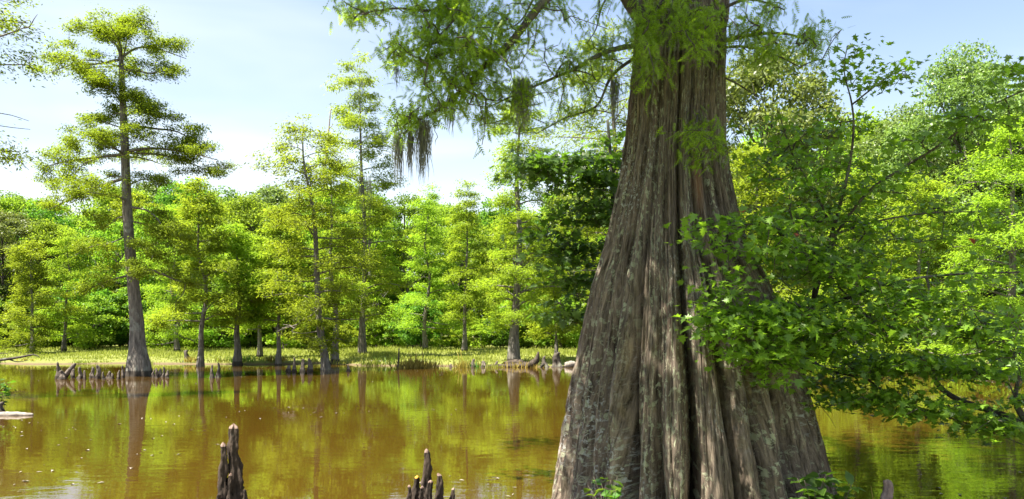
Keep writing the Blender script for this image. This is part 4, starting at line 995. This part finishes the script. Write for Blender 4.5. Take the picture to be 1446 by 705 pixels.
# the largest-looking fronds are parts of their own
score = FL / tw[:, 1]
pick = np.zeros(n, bool); pick[np.argsort(-score)[:280]] = True
fb = MB(); leaves(fb, tw[~pick], d[~pick], nn[~pick], FL[~pick], FW[~pick], FROND)
big_part('crown', fb.mesh('crown', M['cyp_near']), 'stuff')
def leaf_objects(parent, name, tpl, mat, pos, d, nn, L, W, off):
    mb = MB(); mb.add(tpl[0], tpl[1] if tpl[1].shape[1] == 3 else None, tpl[1] if tpl[1].shape[1] == 4 else None)
    me = mb.mesh(name, mat)
    d = unit(d); s = unit(np.cross(nn, d)); w = np.cross(d, s)
    for k in range(len(pos)):
        m4 = Matrix.Identity(4)
        for c, v in enumerate((d[k] * L[k], s[k] * W[k], w[k] * W[k], pos[k] - off)):
            for r in range(3): m4[r][c] = v[r]
        o = link(name, me, parent); o.matrix_local = m4
leaf_objects(BIG, 'frond', FROND, M['cyp_near'], tw[pick], d[pick], nn[pick], FL[pick], FW[pick], np.array((float(trunk_c(0)), YT, 0)))
# the rest of the crown, overhead and out of the picture: it shades trunk and bank and hangs in the water's mirror
lim, T2 = MB(), []
for k in range(64):
    z = rng.uniform(6.0, 16); az = math.pi + .45 + rng.uniform(-1.2, 1.2) * (2.2 if k % 8 == 0 else 1); l = rng.uniform(3.2, 6.0) * np.interp(z, [6, 9, 17], [1, 1, .4])  # azimuths lean toward the sun so these unseen limbs shade the trunk
    a = np.array((trunk_c(z), YT, z)); o1 = np.array((math.cos(az), math.sin(az), rng.uniform(-.05, .35)))
    q = spline([a, a + o1 * l * .5 + np.array((0, 0, .2)), a + o1 * l], 10); tube(lim, q, np.linspace(.09, .015, 10), 6)
    t, _ = limb_targets(rng, q, 26, .9, .25, .1); T2.append(t)
T2 = np.concatenate(T2)
T2 = T2[(T2[:, 2] > CAMZ + .50 * np.maximum(T2[:, 1], 0) + .45)]
# unseen crown shaped for its shadow: kept where it shades the trunk, thinned elsewhere
dz_ = (T2[:, 2] - 2.2) / SUN.z
lx = T2[:, 0] - SUN.x * dz_; ly = T2[:, 1] - SUN.y * dz_
T2 = T2[((np.abs(lx - 1.35) < 1.15) & (np.abs(ly - 7.0) < 1.6)) | (rng.random(len(T2)) < .28)]
big_part('upper_limbs', lim.mesh('upper_limbs', M['bark_dark'], True), 'stuff')
fb = MB(); spray_leaves(fb, rng, T2, unit(rng.standard_normal((len(T2), 3))), 46, .20, .075, (.24, .24, .10))
big_part('upper_crown', fb.mesh('upper_crown', M['cyp_near']), 'stuff')

# ------------------------------------------------------------------ maples
def maple(name, label, base, stems, clumps, seed, mat, leafL, per=7, tip=.0026, bark='bark_dark', red=0.0, npick=300, spread=.11, droop=.25, thin=.62):
    rng = np.random.default_rng(seed); base = np.asarray(base, float)
    root = thing(name, label, 'tree', base)
    def part(nm, me, kind=None):
        o = link(nm, me, root); o.location = -base; return tag(o, kind=kind)
    skel = []
    for k, (pts, ra, rb) in enumerate(stems):
        q = spline([P(*p) for p in pts], 7 * len(pts)); rr = np.linspace(ra, rb, len(q))
        mb = MB(); tube(mb, q, rr, 8 if ra > .02 else 6, rng, .05); part('trunk' if k == 0 else 'limb', mb.mesh('limb', M[bark], True))
        skel.append((q, rr))
    T = []
    for cx, cy, rx, ry, Y, dY, n in clumps:
        n = max(4, int(n * (thin if cy < 470 else (1 + thin) / 2) * (.6 if cx < 1075 and Y < 7.2 else 1)))
        u = np.clip(rng.standard_normal((n, 3)), -1.9, 1.9) * .68
        lay = np.clip(rng.standard_normal(max(2, int(ry / 8))), -1.5, 1.5) * .75      # leaf layers one over another
        for a, b, c in u: T.append(P(cx + a * rx, cy + rng.choice(lay) * ry + b * 3 + 5 * a * a, Y + c * dY))
    T = np.array(T)
    # keep foliage out of the giant trunk
    rad = np.hypot(T[:, 0] - trunk_c(T[:, 2]), T[:, 1] - YT)
    T = T[rad > trunk_r(T[:, 2]) + .12]
    p0, p1, a0, a1, dr = grow(rng, skel, T, tip=tip, expo=.5, bend=.14, sagk=.08)
    mb = MB(); frustums(mb, p0, p1, a0, a1, 4); part('twigs', mb.mesh('twigs', M[bark], True), 'stuff')
    n = len(T) * per
    o = np.repeat(dr, per, 0)
    pos = np.repeat(T, per, 0) - o * (rng.random(n) * .16)[:, None] + rng.standard_normal((n, 3)) * np.array((spread * 1.25, spread * 1.25, spread * .22))
    d = o * .35 + rng.standard_normal((n, 3)) * np.array((.8, .8, .3)); d[:, 2] -= droop
    nn = np.array((0, -.18, 1.0)) + rng.standard_normal((n, 3)) * .34
    L = leafL * rng.uniform(.45, 1.3, n); W = L * rng.uniform(.85, 1.1, n)
    isred = rng.random(n) < red
    rad = np.hypot(pos[:, 0] - trunk_c(pos[:, 2]), pos[:, 1] - YT)
    ok = rad > trunk_r(pos[:, 2]) + .06
    score = np.where(ok & ~isred, L / pos[:, 1], 0)
    pick = np.zeros(n, bool); pick[np.argsort(-score)[:npick]] = True
    rest = ok & ~pick & ~isred
    fb = MB(); leaves(fb, pos[rest], d[rest], nn[rest], L[rest], W[rest], MAPLE); part('crown', fb.mesh('crown', mat), 'stuff')
    if isred.any():
        fb = MB(); k = isred & ok; leaves(fb, pos[k], d[k], nn[k], L[k], W[k], MAPLE); tag(part('turned_leaves', fb.mesh('turned_leaves', M['maple_red']), 'stuff'), 'reddish turning leaves')
    leaf_objects(root, 'leaf', MAPLE, mat, pos[pick], d[pick], nn[pick], L[pick], W[pick], base)
    return root
ST = [
    ([(1108, 668, 9.0), (1120, 600, 8.9), (1130, 540, 8.7), (1139, 490, 8.4), (1146, 440, 8.1), (1158, 385, 7.9), (1180, 330, 7.8)], .05, .026),
    ([(1180, 330, 7.8), (1225, 272, 7.6), (1262, 245, 7.5), (1330, 203, 7.3), (1400, 150, 7.2), (1470, 118, 7.1)], .015, .006),
    ([(1170, 350, 7.8), (1196, 250, 7.7), (1205, 190, 7.6), (1203, 148, 7.6), (1192, 100, 7.6), (1196, 68, 7.6)], .020, .004),
    ([(1203, 148, 7.6), (1228, 128, 7.5), (1255, 108, 7.5), (1290, 92, 7.5)], .009, .003),
    ([(1146, 440, 8.1), (1200, 420, 7.6), (1270, 398, 7.3), (1340, 388, 7.2), (1460, 384, 7.1)], .020, .006),
    ([(1136, 505, 8.4), (1170, 522, 8.0), (1220, 532, 7.6), (1290, 522, 7.3), (1360, 528, 7.2), (1420, 540, 7.1)], .018, .004),
    ([(1220, 532, 7.6), (1260, 560, 7.3), (1310, 580, 7.1), (1370, 600, 7.0), (1450, 630, 6.9)], .012, .004),
    ([(1146, 445, 8.1), (1128, 432, 7.4), (1100, 428, 6.9), (1060, 440, 6.6), (1015, 450, 6.5)], .018, .005),
    ([(1158, 385, 7.9), (1130, 345, 7.3), (1090, 320, 6.9), (1040, 318, 6.7), (1000, 325, 6.6)], .014, .004),
    ([(1100, 428, 6.9), (1080, 480, 6.7), (1060, 510, 6.6), (1040, 520, 6.6)], .010, .004),
    ([(1180, 330, 7.8), (1150, 270, 7.7), (1120, 220, 7.7), (1100, 160, 7.8)], .014, .004),
    ([(1200, 420, 7.6), (1230, 450, 7.2), (1290, 470, 7.0), (1380, 480, 6.9), (1440, 500, 6.8)], .012, .004),
    ([(1180, 330, 7.8), (1250, 310, 7.9), (1330, 300, 8.0), (1420, 300, 8.0)], .012, .004),
]
CL = [  # cx, cy, rx, ry, Y, dY, n
    (1195, 90, 16, 26, 7.6, .15, 14), (1225, 110, 26, 20, 7.55, .2, 16), (1270, 98, 22, 12, 7.5, .15, 12), (1200, 160, 24, 24, 7.6, .2, 12),
    (1110, 190, 40, 40, 7.8, .4, 34), (1090, 260, 40, 40, 7.6, .5, 44), (1160, 220, 40, 40, 7.7, .4, 36), (1150, 300, 50, 40, 7.6, .5, 62),
    (1230, 250, 44, 34, 7.6, .35, 40), (1300, 215, 40, 24, 7.4, .3, 36), (1370, 165, 44, 24, 7.2, .3, 36), (1430, 120, 30, 24, 7.1, .3, 28), (1440, 170, 24, 20, 7.2, .3, 12),
    (1060, 330, 50, 34, 6.9, .3, 64), (1010, 320, 26, 20, 6.65, .15, 26), (1110, 370, 50, 34, 7.1, .4, 74), (1040, 385, 34, 26, 6.6, .2, 46),
    (1030, 430, 40, 26, 6.55, .2, 62), (1085, 440, 46, 30, 6.7, .25, 76), (1015, 470, 24, 16, 6.5, .15, 22), (1050, 500, 34, 26, 6.6, .2, 44), (1095, 510, 26, 26, 6.8, .25, 36), (1085, 545, 22, 14, 6.9, .2, 14),
    (1160, 400, 50, 34, 7.4, .4, 70), (1150, 455, 40, 26, 7.2, .3, 60), (1130, 490, 40, 24, 7.3, .3, 46), (1200, 450, 50, 30, 7.2, .3, 74), (1240, 400, 50, 30, 7.3, .35, 56),
    (1300, 395, 44, 26, 7.2, .3, 36), (1380, 380, 50, 24, 7.1, .3, 24), (1270, 455, 50, 30, 7.0, .3, 66), (1350, 465, 50, 30, 6.95, .3, 56), (1425, 480, 34, 30, 6.85, .3, 40),
    (1180, 520, 44, 22, 7.6, .3, 50), (1240, 520, 40, 24, 7.4, .3, 50), (1310, 510, 44, 24, 7.2, .3, 50), (1390, 525, 44, 24, 7.1, .3, 44),
    (1215, 565, 40, 14, 7.3, .25, 40), (1280, 570, 34, 14, 7.1, .2, 32), (1350, 580, 34, 16, 7.0, .2, 26), (1410, 600, 30, 22, 6.95, .2, 36), (1440, 570, 20, 20, 6.95, .2, 16), (1160, 548, 20, 12, 7.6, .2, 16),
    (1230, 340, 50, 30, 7.8, .4, 46), (1320, 310, 50, 30, 8.0, .4, 26), (1400, 320, 40, 30, 8.0, .4, 16), (1190, 370, 34, 26, 7.7, .3, 34),
]
maple('maple_tree', 'green maple growing beside the giant trunk with limbs spreading low over the water', (P(1108, 668, 9.0)[0], 9.0, -.05), ST, CL, 61, M['maple'], .074, per=12, red=.0006)
ST2 = [
    ([(866, 590, 12.0), (866, 480, 12.0), (868, 400, 12.0), (866, 300, 11.9), (862, 220, 11.8), (858, 170, 11.8)], .07, .02),
    ([(866, 300, 11.9), (840, 255, 11.6), (800, 225, 11.4), (750, 232, 11.3)], .025, .006), ([(868, 400, 12.0), (830, 370, 11.7), (790, 350, 11.5), (755, 318, 11.4)], .02, .005),
    ([(868, 430, 12.0), (840, 420, 11.6), (810, 415, 11.4), (785, 430, 11.3)], .016, .004), ([(864, 250, 11.9), (880, 210, 11.9), (885, 180, 11.9), (880, 150, 12)], .016, .004), ([(866, 340, 11.9), (900, 300, 12.2), (930, 270, 12.4), (960, 250, 12.6)], .02, .005),
]
CL2 = [(800, 222, 50, 22, 11.4, .4, 60), (755, 236, 26, 18, 11.3, .3, 26), (845, 240, 36, 30, 11.6, .4, 50), (830, 275, 40, 20, 11.6, .4, 34), (855, 310, 34, 34, 11.7, .5, 44), (820, 330, 34, 20, 11.6, .4, 26), (770, 330, 24, 16, 11.4, .3, 14), (850, 380, 30, 30, 11.7, .4, 36),
       (815, 400, 36, 24, 11.4, .4, 36), (790, 435, 20, 14, 11.3, .3, 14), (835, 440, 24, 20, 11.5, .3, 22), (870, 190, 24, 26, 11.9, .4, 22), (920, 300, 40, 40, 12.4, .4, 16), (800, 365, 30, 16, 11.5, .3, 14)]
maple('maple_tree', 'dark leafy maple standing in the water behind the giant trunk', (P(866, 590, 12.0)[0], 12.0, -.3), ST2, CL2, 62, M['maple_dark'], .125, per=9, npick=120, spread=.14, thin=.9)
# a thick mossy limb of another tree reaching low over the water
mb = MB(); q = spline([P(*p) for p in ((1560, 690, 6.6), (1500, 630, 6.8), (1446, 602, 7.0), (1400, 580, 7.2), (1355, 566, 7.4), (1322, 540, 7.6), (1318, 510, 7.7))], 40)
rng = np.random.default_rng(8)
tube(mb, q - q[0], np.linspace(.055, .018, 40), 10, rng, .06)
tube(mb, spline([q[14] - q[0], q[14] - q[0] + np.array((-.1, .1, .22)), q[14] - q[0] + np.array((-.02, .2, .5))], 8), np.linspace(.035, .012, 8), 7, rng, .06)
tag(link('fallen_limb', mb.mesh('fallen_limb', M['bark_dark'], True), None, q[0]), 'thick dark mossy fallen limb slanting over the water under the maple leaves', 'branch')

# ------------------------------------------------------------------ spanish moss, each clump by itself
def moss(label, px, y0, y1, wpx, Y, n, seed, dark=1.0):
    rng = np.random.default_rng(seed); top = P(px, y0, Y); Lm = (y1 - y0) / F * Y; w = wpx / F * Y / 2
    mb = MB()
    V, Fq = [], []
    for k in range(n):
        xx, yy = rng.standard_normal(2) * w * .5
        l = Lm * (.25 + .8 * rng.random() ** 1.4) * (1 - .45 * min(1, abs(xx) / w)); m = 9
        z = -np.linspace(0, l, m); wob = np.cumsum(rng.standard_normal((m, 2)) * .10 * w, 0)
        taper = 1 - .25 * np.linspace(0, 1, m)
        c = np.c_[xx * (.6 + .5 * np.linspace(0, 1, m)) * taper + wob[:, 0], yy * taper + wob[:, 1], z + rng.uniform(-.06, .04) * Lm]
        h = (.0016 + .013 * w) * rng.uniform(.6, 1.4) * np.r_[np.linspace(.5, 1, 3), np.ones(m - 5), .6, .15]
        a = rng.uniform(0, 3.14); sd = np.array((math.cos(a), math.sin(a), 0))
        V.append(np.stack([c + sd * h[:, None], c - sd * h[:, None]], 1).reshape(-1, 3))
        b = k * 2 * m + np.arange(m - 1) * 2
        Fq.append(np.stack([b, b + 1, b + 3, b + 2], -1))
    mb.add(np.concatenate(V), None, np.concatenate(Fq))
    return tag(link('spanish_moss', mb.mesh('spanish_moss', M['moss']), None, top), label, 'moss', 'spanish moss clumps')
moss('longest dark spanish moss beard hanging from the drooping limb tip', 597, 172, 264, 25, 6.92, 260, 401)
moss('second spanish moss beard just beside the longest one', 580, 184, 262, 15, 6.92, 130, 402)
moss('thin pale spanish moss strand at the outer tip of the drooping limb', 563, 190, 274, 16, 6.92, 110, 403)
moss('stringy spanish moss wisp hanging from the bend of the drooping limb', 637, 130, 200, 18, 6.98, 100, 404)
moss('fat dark spanish moss clump under the thick overhead limb', 737, 112, 196, 34, 7.3, 280, 405)
moss('short spanish moss tuft under the thick overhead limb bend', 690, 84, 118, 20, 7.0, 40, 406)
moss('straggly spanish moss on the twigs near the giant trunk', 868, 112, 190, 18, 7.9, 120, 407)
moss('thin spanish moss strand among the fine overhead twigs', 746, 40, 84, 6, 7.2, 22, 408)
moss('pale spanish moss wisp high among the sunlit fronds', 560, 95, 130, 12, 6.6, 30, 409)
moss('spanish moss wisp beneath the upper outer twigs', 600, 96, 140, 14, 6.6, 30, 413)
moss('dark spanish moss hanging down the mossy cypress trunk', 511, 245, 335, 13, 46.0, 110, 410)
moss('brown spanish moss clump beside the mossy cypress trunk', 521, 250, 330, 11, 45.9, 80, 411)
moss('spanish moss at the top of the mossy cypress', 512, 110, 160, 9, 47.4, 36, 412)

# ------------------------------------------------------------------ plants at the giant trunk's foot
def bank_plant(label, px, Y, h, stems, seed, mat, leafL, group='leafy plants at the trunk foot', dz=0.0):
    rng = np.random.default_rng(seed); x = (px - CX) / F * Y; z = max(gz(x, Y), -.02) + dz; base = np.array((x, Y, z))
    root = thing('leafy_plant', label, 'plant', base, group)
    for k in range(stems):
        az = rng.uniform(0, 6.28); l = h * rng.uniform(.6, 1.05); o = np.array((math.cos(az), math.sin(az), 0)) * rng.uniform(.15, .5) * l
        q = spline([np.array((0, 0, -.05)) + o * .1, o * .4 + np.array((0, 0, l * .55)), o + np.array((0, 0, l))], 10)
        mb = MB(); tube(mb, q, np.linspace(.006, .002, 10), 5); link('stem', mb.mesh('stem', M['twig']), root)
        m = int(rng.integers(7, 12)); u = rng.uniform(.25, 1, m)
        p = np.stack([np.interp(u * 9, np.arange(10), q[:, c]) for c in range(3)], -1)
        d = np.c_[rng.standard_normal((m, 2)), rng.standard_normal(m) * .3 + .05]; nn = np.array((0, 0, 1.0)) + rng.standard_normal((m, 3)) * .35
        L = leafL * rng.uniform(.7, 1.25, m)
        leaf_objects(root, 'leaf', OVATE, mat, p, d, nn, L, L * .62, np.zeros(3))
bank_plant('bright lit leafy plant in front of the giant trunk foot', 860, 6.35, .44, 10, 501, M['plant'], .10)
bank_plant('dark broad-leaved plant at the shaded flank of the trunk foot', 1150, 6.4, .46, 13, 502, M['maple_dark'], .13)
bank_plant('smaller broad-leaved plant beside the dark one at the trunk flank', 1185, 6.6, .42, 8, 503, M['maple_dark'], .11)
bank_plant('green weeds sprouting behind the pale floating log', -2, 17.2, .75, 9, 504, M['plant'], .14, 'weeds by the floating log')
mb = MB(); q0 = P(1232, 706, 7.0); q0[2] = 0
tube(mb, np.array([(0, 0, -.3), (.0, 0, .0), (.01, 0, .2), (-.015, 0, .36)]), (.008, .007, .006, .003), 5)
tag(link('dead_weed', mb.mesh('dead_weed', M['reed']), None, q0), 'thin pale dead weed standing in water near the pinkish knee', 'weed')
mb = MB(); q = spline([P(*p) for p in ((1128, 548, 7.9), (1145, 556, 7.7), (1160, 575, 7.6), (1172, 590, 7.6), (1180, 604, 7.6))], 16)
tube(mb, q - q[0], np.linspace(.006, .002, 16), 4); tube(mb, spline([q[6] - q[0], q[6] - q[0] + np.array((.08, 0, -.0)), q[6] - q[0] + np.array((.16, 0, .03))], 5), np.linspace(.003, .001, 5), 4)
tag(link('bare_twig', mb.mesh('bare_twig', M['twig']), None, q[0]), 'bare drooping twig at the shaded flank of the giant trunk', 'twig')

# ------------------------------------------------------------------ litter floating on the water
rng = np.random.default_rng(91)
n = 1100
yy = rng.uniform(8, 40, n); xx = rng.uniform(-.75, .75, n) * yy
nz1 = vnoise(np.random.default_rng(6), xx * .35 + 50, yy * .35 + 50)
k = (nz1 > .15) & (ground_z(xx, yy) < -.1) & (np.hypot(xx - trunk_c(0), yy - YT) > 1.7)
xx, yy = xx[k], yy[k]; n = len(xx)
fb = MB(); leaves(fb, np.c_[xx, yy, np.full(n, .006)], np.c_[rng.standard_normal((n, 2)), np.zeros(n)], np.array((0, 0, 1.0)) + rng.standard_normal((n, 3)) * .08, rng.uniform(.03, .09, n), rng.uniform(.015, .05, n), FOLD)
tag(link('floating_litter', fb.mesh('floating_litter', M['deadwood'])), 'scattered dead leaves and twiglets floating on the brown water', 'litter', kind='stuff')
